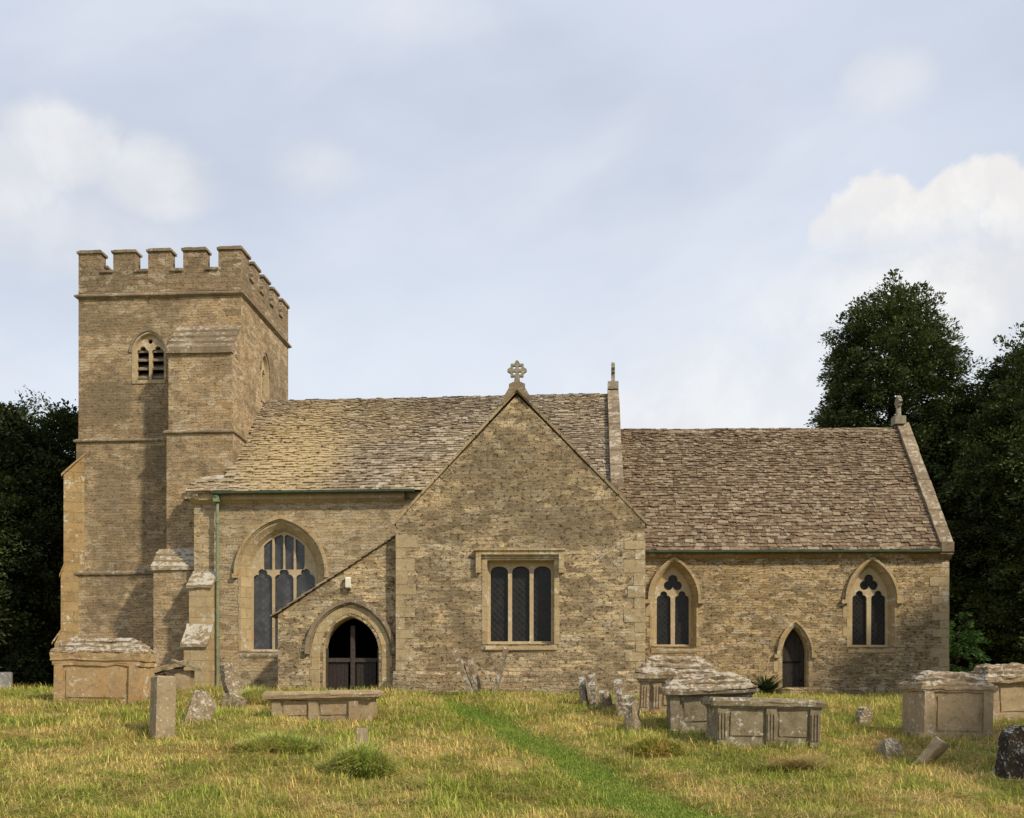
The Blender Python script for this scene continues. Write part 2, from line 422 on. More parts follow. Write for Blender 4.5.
M['tomb_grey'] = ashlar('grey_tomb_stone', (0.27, 0.225, 0.15), (0.19, 0.155, 0.10), lichen=0.15, dark=0.5, orange=0.0, moss=0.4, joints=False, scale=1.6)
M['tomb_lid'] = ashlar('lichened_tomb_lid', (0.33, 0.25, 0.155), (0.25, 0.18, 0.11), lichen=0.38, lichen_col=(0.56, 0.52, 0.44), dark=0.7, moss=0.6, joints=False, scale=1.6, bump=0.04)
M['stone_lichen'] = ashlar('lichened_headstone', (0.30, 0.235, 0.15), (0.20, 0.155, 0.10), lichen=0.36, lichen_col=(0.60, 0.57, 0.50), dark=0.6, moss=0.35, joints=False, scale=2.6, bump=0.03)
M['stone_plain'] = ashlar('plain_headstone', (0.33, 0.26, 0.165), (0.26, 0.20, 0.125), lichen=0.1, dark=0.35, joints=False, scale=2.4)
M['stone_dark'] = ashlar('blackened_headstone', (0.045, 0.035, 0.025), (0.03, 0.024, 0.018), lichen=0.32, lichen_col=(0.42, 0.42, 0.40), dark=0.5, joints=False, scale=3.6)
M['stone_bluegrey'] = ashlar('grey_headstone', (0.24, 0.235, 0.22), (0.20, 0.195, 0.18), lichen=0.05, dark=0.3, joints=False, scale=2.0)
M['turf'] = ground_mat()
M['bark'] = plain('bark', (0.07, 0.05, 0.035), 0.9, 0.1, 0.45, 5)
M['yew'] = leaf_mat('yew_needles', (0.026, 0.040, 0.014), (0.068, 0.088, 0.030), 0.12)
M['cypress'] = leaf_mat('cypress_sprays', (0.040, 0.060, 0.020), (0.105, 0.132, 0.042), 0.12)
M['laurel'] = leaf_mat('broad_leaves', (0.03, 0.07, 0.018), (0.08, 0.16, 0.035), 0.3)
M['fern'] = leaf_mat('fern_fronds', (0.03, 0.05, 0.018), (0.07, 0.10, 0.03), 0.25)
M['grass'] = grass_mat('meadow_grass', (0.28, 0.32, 0.050), (0.60, 0.45, 0.155), 0.44, 0.60)
M['grass_path'] = grass_mat('mown_grass', (0.20, 0.285, 0.042), (0.30, 0.34, 0.07), 0.42, 0.68)
M['tuft'] = grass_mat('tuft_grass', (0.40, 0.47, 0.11), (0.60, 0.54, 0.20), 0.42, 0.62)
M['straw'] = grass_mat('cut_straw', (0.36, 0.255, 0.10), (0.50, 0.38, 0.165), 0.4, 0.6)


# ------------------------------------------------------------------ mesh helpers
class Frame:
    """local axes u (right), v (into depth), z (up) of one block of the building"""
    def __init__(self, px, Y, th):
        self.o = Vector(((px - HX) / FPX * Y, Y, 0))
        self.th = R(th)
        self.U = Vector((math.cos(self.th), -math.sin(self.th), 0))
        self.V = Vector((math.sin(self.th), math.cos(self.th), 0))

    def w(self, p):
        return self.o + self.U * p[0] + self.V * p[1] + Vector((0, 0, p[2]))

    def px(self, x, y, v=0.0):
        d = Vector(((x - HX) / FPX, 1, (HY - y) / FPX))
        k = (v + self.o.dot(self.V)) / d.dot(self.V)
        p = d * k
        return ((p - self.o).dot(self.U), p.z)


class MB:
    def __init__(self):
        self.v, self.f, self.mi = [], [], []

    def add(self, vs, fs, mi=0):
        o = len(self.v)
        self.v += [tuple(p) for p in vs]
        self.f += [tuple(i + o for i in f) for f in fs]
        self.mi += [mi] * len(fs)

    def box(self, a, b, mi=0):
        x0, y0, z0 = a
        x1, y1, z1 = b
        self.add([(x0, y0, z0), (x1, y0, z0), (x1, y1, z0), (x0, y1, z0), (x0, y0, z1), (x1, y0, z1), (x1, y1, z1), (x0, y1, z1)],
                 [(0, 3, 2, 1), (4, 5, 6, 7), (0, 1, 5, 4), (1, 2, 6, 5), (2, 3, 7, 6), (3, 0, 4, 7)], mi)

    def hexa(self, bot, top, mi=0):
        """bot, top: four points each, counter-clockwise seen from above"""
        self.add(list(bot) + list(top), [(0, 3, 2, 1), (4, 5, 6, 7), (0, 1, 5, 4), (1, 2, 6, 5), (2, 3, 7, 6), (3, 0, 4, 7)], mi)

    def prism_v(self, poly, v0, v1, holes=(), mi=0):
        """extrude a (u,z) polygon with holes along v"""
        loops = [list(poly)] + [list(h) for h in holes]
        tris = tessellate_polygon([[Vector((p[0], p[1], 0)) for p in l] for l in loops])
        flat = [p for l in loops for p in l]
        n = len(flat)
        vs = [(p[0], v0, p[1]) for p in flat] + [(p[0], v1, p[1]) for p in flat]
        fs = []
        for t in tris:
            a, b, c = [flat[i] for i in t]
            ar = (b[0] - a[0]) * (c[1] - a[1]) - (b[1] - a[1]) * (c[0] - a[0])
            if abs(ar) < 1e-9:
                continue
            fs.append(tuple(t))
            fs.append(tuple(n + i for i in reversed(t)))
        o = 0
        for l in loops:
            k = len(l)
            for i in range(k):
                j = (i + 1) % k
                fs.append((o + i, o + j, n + o + j, n + o + i))
            o += k
        self.add(vs, fs, mi)

    def prism_u(self, poly, u0, u1, mi=0):
        """extrude a (v,z) convex polygon along u"""
        n = len(poly)
        vs = [(u0, p[0], p[1]) for p in poly] + [(u1, p[0], p[1]) for p in poly]
        fs = [tuple(range(n)), tuple(range(2 * n - 1, n - 1, -1))] + [(i, (i + 1) % n, n + (i + 1) % n, n + i) for i in range(n)]
        self.add(vs, fs, mi)

    def tube(self, pts, rads, sides=8, mi=0):
        pts = [Vector(p) for p in pts]
        rings = []
        for i, p in enumerate(pts):
            d = (pts[min(i + 1, len(pts) - 1)] - pts[max(i - 1, 0)]).normalized()
            a = d.orthogonal().normalized() if abs(d.z) < 0.95 else Vector((1, 0, 0)).cross(d).normalized()
            b = d.cross(a)
            rings.append([p + (a * math.cos(2 * math.pi * k / sides) + b * math.sin(2 * math.pi * k / sides)) * rads[i] for k in range(sides)])
        vs = [q for r in rings for q in r]
        fs = []
        for i in range(len(rings) - 1):
            for k in range(sides):
                k2 = (k + 1) % sides
                fs.append((i * sides + k, i * sides + k2, (i + 1) * sides + k2, (i + 1) * sides + k))
        fs.append(tuple(range(sides - 1, -1, -1)))
        fs.append(tuple((len(rings) - 1) * sides + k for k in range(sides)))
        self.add(vs, fs, mi)


def box_uv(me, scale=1.0):
    uvl = me.uv_layers.new(name='UVMap')
    data = np.zeros(len(me.loops) * 2, dtype=np.float32)
    for p in me.polygons:
        n = p.normal
        an = (abs(n[0]), abs(n[1]), abs(n[2]))
        for li in p.loop_indices:
            c = me.vertices[me.loops[li].vertex_index].co
            if an[2] > 0.75:
                uv = (c[0], c[1])
            elif an[0] > an[1] * 1.02:
                uv = (c[1] + 3.3, c[2])
            else:
                uv = (c[0], c[2])
            data[2 * li] = uv[0]
            data[2 * li + 1] = uv[1]
    uvl.data.foreach_set('uv', data)


def make(name, mb, mat, parent=None, frame=None, recalc=True, rough=0.0, cuts=0, rs=5.0, bevel=0.0):
    """ONE mesh object from the builder; frame puts local building axes into the world"""
    me = bpy.data.meshes.new(name)
    me.from_pydata(mb.v, [], mb.f)
    mats = mat if isinstance(mat, (list, tuple)) else [mat]
    for m in mats:
        me.materials.append(m)
    if len(mats) > 1:
        me.polygons.foreach_set('material_index', mb.mi)
    bm = bmesh.new()
    bm.from_mesh(me)
    if recalc:
        bmesh.ops.recalc_face_normals(bm, faces=bm.faces)
    if bevel:
        bmesh.ops.bevel(bm, geom=[e for e in bm.edges if len(e.link_faces) == 2 and e.calc_face_angle(0) > 0.6], offset=bevel, segments=2, profile=0.6, affect='EDGES')
    if cuts:
        bmesh.ops.triangulate(bm, faces=[f for f in bm.faces if len(f.verts) > 4])
        for _ in range(cuts):
            L = [e for e in bm.edges if e.calc_length() > 0.06]
            bmesh.ops.subdivide_edges(bm, edges=L, cuts=1, use_grid_fill=True)
    if rough:
        sd_ = random.uniform(0, 50)
        for v in bm.verts:
            p = v.co * rs + Vector((sd_, sd_, sd_))
            v.co += Vector((mnoise.noise(p), mnoise.noise(p + Vector((7, 3, 1))), mnoise.noise(p + Vector((1, 9, 4))))) * rough
            p = v.co * rs * 3.1
            v.co += Vector((mnoise.noise(p), mnoise.noise(p + Vector((7, 3, 1))), mnoise.noise(p + Vector((1, 9, 4))))) * rough * 0.4
    bm.to_mesh(me)
    bm.free()
    me.update()
    box_uv(me)
    ob = bpy.data.objects.new(name, me)
    COL.objects.link(ob)
    if frame is not None:
        mat4 = Matrix.Translation(frame.o) @ Matrix.Rotation(-frame.th, 4, 'Z')
        if parent is not None:
            ob.parent = parent
        ob.matrix_basis = (parent_matrix(parent).inverted() @ mat4) if parent is not None else mat4
    elif parent is not None:
        ob.parent = parent
    return ob


def parent_matrix(p):
    m = p.matrix_basis.copy()
    q = p.parent
    while q is not None:
        m = q.matrix_basis @ m
        q = q.parent
    return m


def tag(o, label, cat, group=None, kind=None):
    if label:
        o['label'] = label
    if cat:
        o['category'] = cat
    if group:
        o['group'] = group
    if kind:
        o['kind'] = kind
    return o


def empty(name, loc, label, cat, group=None):
    e = bpy.data.objects.new(name, None)
    COL.objects.link(e)
    e.location = loc
    e.empty_display_size = 0.3
    return tag(e, label, cat, group)


def arch_pts(u0, u1, zs, h, off=0.0, n=14):
    """arc points left spring -> apex -> right spring of a pointed arch, offset outward by off"""
    w = (u1 - u0) / 2
    cx = (u0 + u1) / 2
    r = (w * w + h * h) / (2 * w)
    dx = r - w
    ro = r + off
    hh = math.sqrt(max(ro * ro - dx * dx, 1e-6))
    a_end = math.atan2(hh, -dx if dx != 0 else -1e-9)     # angle of the apex seen from the left arc's centre
    left = []
    for i in range(n + 1):
        a = math.pi + (a_end - math.pi) * i / n
        left.append((cx + dx + ro * math.cos(a), zs + ro * math.sin(a)))
    right = [(2 * cx - p[0], p[1]) for p in reversed(left[:-1])]
    return left + right


def arch_loop(u0, u1, zb, zs, h, off=0.0, n=14):
    return [(u0 - off, zb)] + arch_pts(u0, u1, zs, h, off, n) + [(u1 + off, zb)]


def arch_z(u, u0, u1, zs, h):
    w = (u1 - u0) / 2
    cx = (u0 + u1) / 2
    r = (w * w + h * h) / (2 * w)
    x = abs(u - cx)
    return zs + math.sqrt(max(r * r - (x + r - w) ** 2, 0))


def lobes(circles, c0, a0, a1, n):
    out = []
    for i in range(n + 1):
        a = a0 + (a1 - a0) * i / n
        dx, dy = math.cos(a), math.sin(a)
        best = 0.01
        for (cx, cy, r) in circles:
            ox, oy = c0[0] - cx, c0[1] - cy
            b = ox * dx + oy * dy
            c = ox * ox + oy * oy - r * r
            D = b * b - c
            if D > 0:
                t = -b + math.sqrt(D)
                best = max(best, t)
        out.append((c0[0] + dx * best, c0[1] + dy * best))
    return out


def cusped_light(u0, u1, zb, zs, k=1.0):
    a = (u1 - u0) / 2
    cx = (u0 + u1) / 2
    C = [(cx - 0.45 * a, zs + 0.1 * a, 0.55 * a), (cx + 0.45 * a, zs + 0.1 * a, 0.55 * a), (cx, zs + 0.9 * a * k, 0.5 * a)]
    head = lobes(C, (cx, zs + 0.35 * a), math.pi + 0.1, -0.1, 26)
    return [(u0, zb)] + head + [(u1, zb)]


def strip_between(mb, la, va, lb, vb, mi=0):
    n = len(la)
    vs = [(p[0], va, p[1]) for p in la] + [(p[0], vb, p[1]) for p in lb]
    mb.add(vs, [(i, i + 1, n + i + 1, n + i) for i in range(n - 1)], mi)


def jagged_surround(u0, u1, zb, zs, h, inner, outer, vary=0.0, n=14):
    """dressed stone surround: ring between two arches, jamb stones alternately long and short"""
    arc = arch_pts(u0, u1, zs, h, outer, n)
    lft, rgt = [], []
    z = zb
    k = 0
    while z < zs - 0.05:
        z2 = min(z + random.uniform(0.24, 0.34), zs)
        d = outer + (vary if k % 2 else 0) * random.uniform(0.7, 1.2)
        e = outer + (vary if (k + 1) % 2 else 0) * random.uniform(0.7, 1.2)
        lft += [(u0 - d, z), (u0 - d, z2)]
        rgt += [(u1 + e, z), (u1 + e, z2)]
        z = z2
        k += 1
    return lft + arc[1:-1] + list(reversed(rgt))


# ------------------------------------------------------------------ terrain
def vnoise(x, y, seed=0):
    xi = np.floor(x).astype(np.int64)
    yi = np.floor(y).astype(np.int64)
    xf, yf = x - xi, y - yi
    u, v = xf * xf * (3 - 2 * xf), yf * yf * (3 - 2 * yf)

    def h(a, b):
        n = (a * 374761393 + b * 668265263 + seed * 974711) & 0x7fffffff
        n = ((n ^ (n >> 13)) * 1274126177) & 0x7fffffff
        return ((n ^ (n >> 16)) & 0xffff) / 65535.0
    return (h(xi, yi) * (1 - u) + h(xi + 1, yi) * u) * (1 - v) + (h(xi, yi + 1) * (1 - u) + h(xi + 1, yi + 1) * u) * v


GY = np.array([-600, -50, 6, 10, 12.0, 14, 16, 18, 20, 22, 24, 26, 28, 31, 36, 60, 1200.0])
GZ = np.array([-1.7, -1.65, -1.62, -1.60, -1.52, -1.32, -1.09, -0.86, -0.64, -0.47, -0.36, -0.31, -0.32, -0.40, -0.46, -0.6, -0.9])


PATH_Y = [4, 9.0, 12.0, 13.0, 14.8, 16.7, 19.8, 21.5, 25.0]
PATH_X = [3.9, 3.0, 1.92, 1.58, 1.08, 0.41, -0.62, -1.1, -1.9]


def path_off(X, Y):
    """signed distance-like offset from the mown path's centre line, in metres"""
    px = np.interp(Y, PATH_Y, PATH_X)
    return np.abs(X - px)


def path_half(Y):
    return np.interp(Y, [9, 12, 13, 14.8, 16.7, 19.8, 22, 23.5], [0.75, 0.56, 0.47, 0.40, 0.33, 0.27, 0.16, 0.05])


def gz(X, Y, bumps=True):
    X = np.asarray(X, dtype=float)
    Y = np.asarray(Y, dtype=float)
    z = np.interp(Y, GY, GZ)
    z = z - 0.014 * np.clip(X, -9, 12) * np.clip((34 - Y) / 8, 0, 1) * np.clip((Y - 8) / 6, 0, 1)
    if bumps:
        near = np.clip(1 - (np.abs(Y - 18) - 14) / 10, 0, 1)
        b = (vnoise(X * 0.7, Y * 0.7, 1) - 0.5) * 0.10 + (vnoise(X * 2.1, Y * 2.1, 2) - 0.5) * 0.08 + (vnoise(X * 5.3, Y * 5.3, 3) - 0.5) * 0.035
        onp = np.clip((path_off(X, Y) - path_half(Y) * 0.8) / 0.3, 0, 1)
        z = z + b * near * (0.25 + 0.75 * onp) - 0.05 * (1 - onp) * near
    return z


def grid_mesh(name, xs, ys, zf, mat):
    XX, YY = np.meshgrid(xs, ys)
    ZZ = zf(XX, YY)
    nx, ny = len(xs), len(ys)
    co = np.stack([XX, YY, ZZ], -1).reshape(-1, 3)
    i = np.arange(nx - 1)
    j = np.arange(ny - 1)
    I, J = np.meshgrid(i, j)
    a = (J * nx + I).ravel()
    faces = np.stack([a, a + 1, a + nx + 1, a + nx], -1)
    return np_mesh(name, co, faces.ravel(), np.full(len(faces), 4), mat)


def np_mesh(name, co, loops, sizes, mat, parent=None, smooth=False):
    me = bpy.data.meshes.new(name)
    me.vertices.add(len(co))
    me.vertices.foreach_set('co', np.ascontiguousarray(co, dtype=np.float32).ravel())
    me.loops.add(len(loops))
    me.loops.foreach_set('vertex_index', np.ascontiguousarray(loops, dtype=np.int32))
    me.polygons.add(len(sizes))
    st = np.concatenate([[0], np.cumsum(sizes)[:-1]]).astype(np.int32)
    me.polygons.foreach_set('loop_start', st)
    me.update(calc_edges=True)
    me.validate()
    me.materials.append(mat)
    if smooth:
        me.polygons.foreach_set('use_smooth', np.ones(len(sizes), dtype=bool))
    ob = bpy.data.objects.new(name, me)
    COL.objects.link(ob)
    if parent is not None:
        ob.parent = parent
    return ob


gx = np.concatenate([[-900, -400, -200, -100, -60, -40], np.linspace(-30, -18, 16), np.linspace(-17.5, 17.5, 240), np.linspace(18, 30, 16), [40, 60, 100, 200, 400, 900]])
gy = np.concatenate([[-500, -200, -80, -30, -10, 0, 4], np.linspace(6, 32, 220), np.linspace(33, 60, 24), [80, 120, 200, 400, 1200]])
ground = grid_mesh('ground', gx, gy, gz, M['turf'])
tag(ground, None, None, kind='structure')
ground['label'] = 'rough churchyard turf sloping up to the church, straw coloured and green'
ground['category'] = 'ground'

# mown path: a sheet a little above the turf
py = np.linspace(7, 23, 160)
pcx = np.interp(py, PATH_Y, PATH_X)
pco, pf = [], []
NP = 9
for i, y in enumerate(py):
    hw = float(path_half(np.array([y]))[0])
    for k in range(NP):
        x = pcx[i] + hw * (k / (NP - 1) * 2 - 1) * (0.55 + 0.7 * float(vnoise(np.array([y * 2.3 + (9 if k > 4 else 0)]), np.array([3.3]), 21)[0]))
        pco.append((x, y, float(gz(np.array([x]), np.array([y]))[0]) + 0.012))
for i in range(len(py) - 1):
    for k in range(NP - 1):
        a = i * NP + k
        pf.append((a, a + 1, a + NP + 1, a + NP))
m_, t_ = newmat('path_turf')
g_ = t_.n('ShaderNodeNewGeometry').outputs['Position']
n_ = t_.noise(g_, 9, 4, 0.65)
finish(t_, t_.mix(t_.ramp(n_.outputs['Fac'], 0.3, 0.7), (0.11, 0.15, 0.028), (0.19, 0.21, 0.05)), 0.95, n_.outputs['Fac'], 0.04, 0.1)
path = np_mesh('path', np.array(pco), np.array(pf).ravel(), np.full(len(pf), 4), m_)
tag(path, 'bright green mown grass path curving up the churchyard', 'path', kind='structure')


# ------------------------------------------------------------------ the church
NF = Frame(400, 30.4, 4.0)     # nave and tower
CF = Frame(800, 30.0, 1.0)     # chancel
TF = Frame(516, 26.0, 1.0)     # transept and porch
ZB = -0.75                      # foundations below the turf

church = empty('church', (0, 30, -0.4), 'small grey-gold stone parish church with battlemented west tower, south transept and stone slate roofs', 'church')


def part(name, mb, mat, frame, parent=church, **kw):
    return make(name, mb, mat, parent, frame, **kw)


def slates(mb, p0, U, S, N, length, slope, c0, c1, sag=0.0, clip=None, seed=1):
    """courses of stone slates, each slate a thin tilted slab; U along the eave, S up the slope, N outward"""
    r = random.Random(seed)
    d = 0.0
    k = 0
    while d < slope - 0.02:
        t = d / slope
        c = c0 + (c1 - c0) * t
        x = -r.uniform(0, 0.3)
        while x < length:
            w = r.uniform(0.5, 1.7) * (0.20 - 0.07 * t)
            x0, x1 = max(x, 0), min(x + w - 0.006, length)
            x += w
            if x1 - x0 < 0.04:
                continue
            th = r.uniform(0.014, 0.042)
            lo = d + r.uniform(-0.03, 0.022)
            hi = min(d + c * 1.35, slope + 0.02)
            lift = r.uniform(0.0, 0.016)
            if clip and not clip((x0 + x1) / 2, d):
                continue
            xm = (x0 + x1) / 2 / length
            sg = -sag * math.sin(math.pi * xm) * math.sin(math.pi * min(1, t * 0.6 + 0.4)) + 0.03 * mnoise.noise(Vector((x0 * 0.5, d * 0.6, seed)))
            sk = r.uniform(-0.012, 0.012)

            def P(a, b, h):
                return tuple(p0 + U * a + S * b + N * (h + sg))
            vs = [P(x0, lo + sk, 0.012 + lift), P(x1, lo - sk, 0.012 + lift + sk * 0.4), P(x1, hi, -0.012), P(x0, hi, -0.012),
                  P(x0, lo + sk, 0.012 + lift + th), P(x1, lo - sk, 0.012 + lift + th), P(x1, hi, -0.012 + th), P(x0, hi, -0.012 + th)]
            mb.add(vs, [(0, 1, 5, 4), (4, 5, 6, 7), (1, 2, 6, 5), (3, 0, 4, 7)])
        d += c
        k += 1


# ---- nave ----
eaveL_u, eave_z = NF.px(192, 494)
nave_uR = NF.px(621, 494)[0]
u_nw = NF.px(194, 500)[0]
RIDGE_V = 4.05
ridge_z = NF.px(450, 399, RIDGE_V)[1]
wall_z = eave_z - 0.02
# nave window measures
wu0, wzb = NF.px(249, 651)
wu1 = NF.px(314, 651)[0]
wzs = NF.px(280, 574)[1]
wh = NF.px(281, 531)[1] - wzs
mb = MB()
SPL = 0.24
mb.prism_v([(u_nw, ZB), (nave_uR, ZB), (nave_uR, wall_z), (u_nw, wall_z)], 0, 0.6, [arch_loop(wu0, wu1, wzb - 0.02, wzs, wh, SPL)])
# west end, north wall and east gable close the block
mb.box((u_nw, 0.6, ZB), (u_nw + 0.6, 2 * RIDGE_V, wall_z))
mb.box((u_nw + 0.6, 2 * RIDGE_V - 0.6, ZB), (nave_uR, 2 * RIDGE_V, wall_z))
mb.prism_u([(0.6, ZB), (2 * RIDGE_V - 0.6, ZB), (2 * RIDGE_V - 0.6, wall_z), (RIDGE_V, ridge_z - 0.12), (0.6, wall_z)], nave_uR - 0.6, nave_uR)
part('nave_wall', mb, M['rubble_nave'], NF)
# cornice under the eave
mb = MB()
zc = NF.px(300, 503)[1]
mb.prism_u([(-0.003, zc), (-0.10, zc + 0.07), (-0.16, zc + 0.1), (-0.16, eave_z - 0.01), (-0.003, eave_z - 0.01)], u_nw - 0.10, NF.px(405, 500)[0])
part('cornice', mb, M['ashlar'], NF)

# nave roof
su = Vector((0, RIDGE_V + 0.28, ridge_z - eave_z + 0.05))
sl = su.length
S_ = su.normalized()
N_ = Vector((0, -S_.z, S_.y))
tow_u1 = NF.px(241, 350, 1.6)[0]
mb = MB()
roof_u0 = tow_u1 + 0.02
slates(mb, Vector((u_nw - 0.12, -0.28, eave_z + 0.0)), Vector((1, 0, 0)), S_, N_, nave_uR - 0.05 - u_nw + 0.12, sl, 0.165, 0.085, 0.05,
       clip=lambda x, d: (u_nw - 0.12 + x > roof_u0 - 0.05) or d < 0.5, seed=3)
# boarding under the slates, and the north slope
zl = eave_z - 0.03
mb.add([(roof_u0, -0.2, zl + 0.06), (nave_uR - 0.02, -0.2, zl + 0.06), (nave_uR - 0.02, RIDGE_V, ridge_z - 0.06), (roof_u0, RIDGE_V, ridge_z - 0.06),
        (roof_u0, 2 * RIDGE_V + 0.2, zl + 0.06), (nave_uR - 0.02, 2 * RIDGE_V + 0.2, zl + 0.06)], [(0, 1, 2, 3), (3, 2, 5, 4)])
part('nave_roof', mb, M['slate_nave'], NF, recalc=False)
# ridge stones
mb = MB()
u = roof_u0
r = random.Random(5)
while u < nave_uR - 0.25:
    L = min(r.uniform(0.4, 0.62), nave_uR - 0.2 - u)
    dz = r.uniform(-0.015, 0.015) - 0.04 * math.sin(math.pi * (u - roof_u0) / (nave_uR - roof_u0))
    mb.prism_u([(RIDGE_V - 0.18, ridge_z - 0.14 + dz), (RIDGE_V - 0.16, ridge_z - 0.08 + dz), (RIDGE_V, ridge_z + 0.05 + dz), (RIDGE_V + 0.16, ridge_z - 0.08 + dz), (RIDGE_V + 0.18, ridge_z - 0.14 + dz)], u, u + L - 0.012)
    u += L
part('ridge_stones', mb, M['coping'], NF)
# short stone slab return at the west end of the eave, lead flashing over it
mb = MB()
mb.hexa([(u_nw - 0.22, -0.28, eave_z - 0.02), (u_nw + 0.75, -0.28, eave_z - 0.02), (u_nw + 0.9, 0.6, eave_z + 0.62), (u_nw - 0.05, 0.6, eave_z + 0.5)],
        [(u_nw - 0.2, -0.26, eave_z + 0.07), (u_nw + 0.75, -0.26, eave_z + 0.07), (u_nw + 0.95, 0.55, eave_z + 0.7), (u_nw - 0.02, 0.55, eave_z + 0.6)])
mb.hexa([(u_nw - 0.30, -0.2, eave_z - 0.17), (u_nw + 0.2, -0.2, eave_z - 0.17), (u_nw + 0.2, 0.6, eave_z - 0.17), (u_nw - 0.30, 0.6, eave_z - 0.17)],
        [(u_nw - 0.27, -0.26, eave_z - 0.03), (u_nw + 0.2, -0.26, eave_z - 0.03), (u_nw + 0.2, 0.5, eave_z - 0.03), (u_nw - 0.27, 0.5, eave_z - 0.03)])
part('eave_slab', mb, M['weathering'], NF, cuts=2, rough=0.03, rs=4)


def gutter(frame, u0, u1, z, v, name='gutter'):
    mb = MB()
    mb.prism_u([(v - 0.06, z + 0.05), (v - 0.055, z - 0.01), (v - 0.02, z - 0.04), (v + 0.03, z - 0.04), (v + 0.06, z), (v + 0.06, z + 0.05)], u0, u1)
    return part(name, mb, M['green_paint'], frame)


gutter(NF, NF.px(216, 492)[0], NF.px(416, 492)[0], eave_z - 0.04, -0.30)
pu = NF.px(217, 600, -0.2)[0]
mb = MB()
mb.tube([(pu, -0.3, eave_z - 0.09), (pu, -0.22, eave_z - 0.22), (pu, -0.17, eave_z - 0.34), (pu, -0.17, ZB + 0.3)], [0.045, 0.045, 0.047, 0.047], 10)
for z in (eave_z - 0.9, eave_z - 2.6, eave_z - 4.2):
    mb.tube([(pu, -0.17, z), (pu, -0.17, z + 0.1)], [0.062, 0.062], 10)
mb.box((pu - 0.085, -0.29, eave_z - 0.28), (pu + 0.085, -0.1, eave_z - 0.10))
part('downpipe', mb, M['green_pipe'], NF)


def hood_mould(frame, u0, u1, zs, h, off, wd, proud, parent, drop=0.0, stop=0.0, mat=None, v=0.0):
    mb = MB()
    o = arch_pts(u0, u1, zs, h, off + wd)
    i = arch_pts(u0, u1, zs, h, off)
    if drop:
        o = [(o[0][0], zs - drop)] + o + [(o[-1][0], zs - drop)]
        i = [(i[0][0], zs - drop)] + i + [(i[-1][0], zs - drop)]
    mb.prism_v(o + list(reversed(i)), v - proud, v + 0.005)
    # lower, thinner roll under the main moulding
    i2 = arch_pts(u0, u1, zs, h, off - wd * 0.45)
    if drop:
        i2 = [(i2[0][0], zs - drop)] + i2 + [(i2[-1][0], zs - drop)]
    mb.prism_v([(p[0], p[1] - 0.001) for p in i] + list(reversed(i2)), v - proud * 0.5, v + 0.004)
    if stop:
        for s, uu in ((-1, u0 - off), (1, u1 + off)):
            a, b = sorted((uu - s * 0.01, uu + s * (wd + stop)))
            mb.box((a, v - proud - 0.012, zs - drop - 0.11), (b, v + 0.006, zs - drop - 0.002))
    return part('hood_mould', mb, mat or M['ashlar'], frame, parent)


def pointed_window(frame, u0, u1, zb, zs, h, splay, depth, holes, name='window', sur=0.14, vary=0.06, glass='glass_dark', smat='ashlar', tmat='ashlar_pale', sill=True, v=0.0, sillmat=None):
    """dressed surround + splay (the part), tracery, glass and sill below it"""
    mb = MB()
    outer = jagged_surround(u0, u1, zb - 0.02, zs, h, 0, splay + sur, vary)
    mb.prism_v(outer, v - 0.012, v + 0.03, [arch_loop(u0, u1, zb - 0.015, zs, h, splay - 0.004)])
    la, lm, lb = arch_loop(u0, u1, zb, zs, h, splay - 0.004), arch_loop(u0, u1, zb, zs, h, splay * 0.42), arch_loop(u0, u1, zb, zs, h, splay * 0.36)
    lc = arch_loop(u0, u1, zb, zs, h, 0.0)
    strip_between(mb, la, v - 0.012, lm, v + depth * 0.5)
    strip_between(mb, lm, v + depth * 0.5, lb, v + depth * 0.62)
    strip_between(mb, lb, v + depth * 0.62, lc, v + depth + 0.02)
    w = part(name, mb, M[smat], frame)
    mb = MB()
    mb.prism_v(arch_loop(u0, u1, zb, zs, h, 0.02), v + depth, v + depth + 0.12, holes)
    part('tracery', mb, M[tmat], frame, w)
    mb = MB()
    mb.prism_v(arch_loop(u0, u1, zb, zs, h, 0.03), v + depth + 0.075, v + depth + 0.09)
    part('glass', mb, M[glass], frame, w)
    if sill:
        mb = MB()
        a, b = u0 - splay - 0.05, u1 + splay + 0.05
        mb.prism_u([(v + depth, zb + 0.03), (v - 0.03, zb - 0.10), (v - 0.03, zb - 0.15), (v - 0.015, zb - 0.20), (v + depth, zb - 0.20)], a + 0.04, b - 0.04)
        part('sill', mb, M[sillmat or smat], frame, w, cuts=1, rough=0.012, rs=6)
    return w


# nave window: three lights under panel tracery
def nx(x, y=600):
    return NF.px(x, y, 0.3)[0]


def nz(y):
    return NF.px(280, y, 0.3)[1]


W3 = (wu1 - wu0 - 0.19) / 3
l0 = wu0 + 0.035
holes = []
lt = [(l0 + k * (W3 + 0.06), l0 + k * (W3 + 0.06) + W3) for k in range(3)]
zl_ = nz(582)
for a, b in lt:
    holes.append(cusped_light(a, b, wzb + 0.06, zl_ + 0.03, 0.8))
zt0 = zl_ + 0.36
for (a, b) in lt:
    m2 = (a + b) / 2
    for (p, q) in ((a + 0.0, m2 - 0.022), (m2 + 0.022, b - 0.0)):
        zt = min(arch_z(p, wu0, wu1, wzs, wh), arch_z(q, wu0, wu1, wzs, wh)) - 0.035
        zt_ = min(zt, nz(536))
        if zt_ > zt0 + 0.12:
            top_ = [(u_, min(arch_z(u_, wu0, wu1, wzs, wh) - 0.045, nz(533) - 0.10 * abs(2 * (u_ - p) / (q - p) - 1) ** 2)) for u_ in (p, p + (q - p) * 0.25, (p + q) / 2, p + (q - p) * 0.75, q)]
            holes.append([(p, zt0)] + top_ + [(q, zt0)])
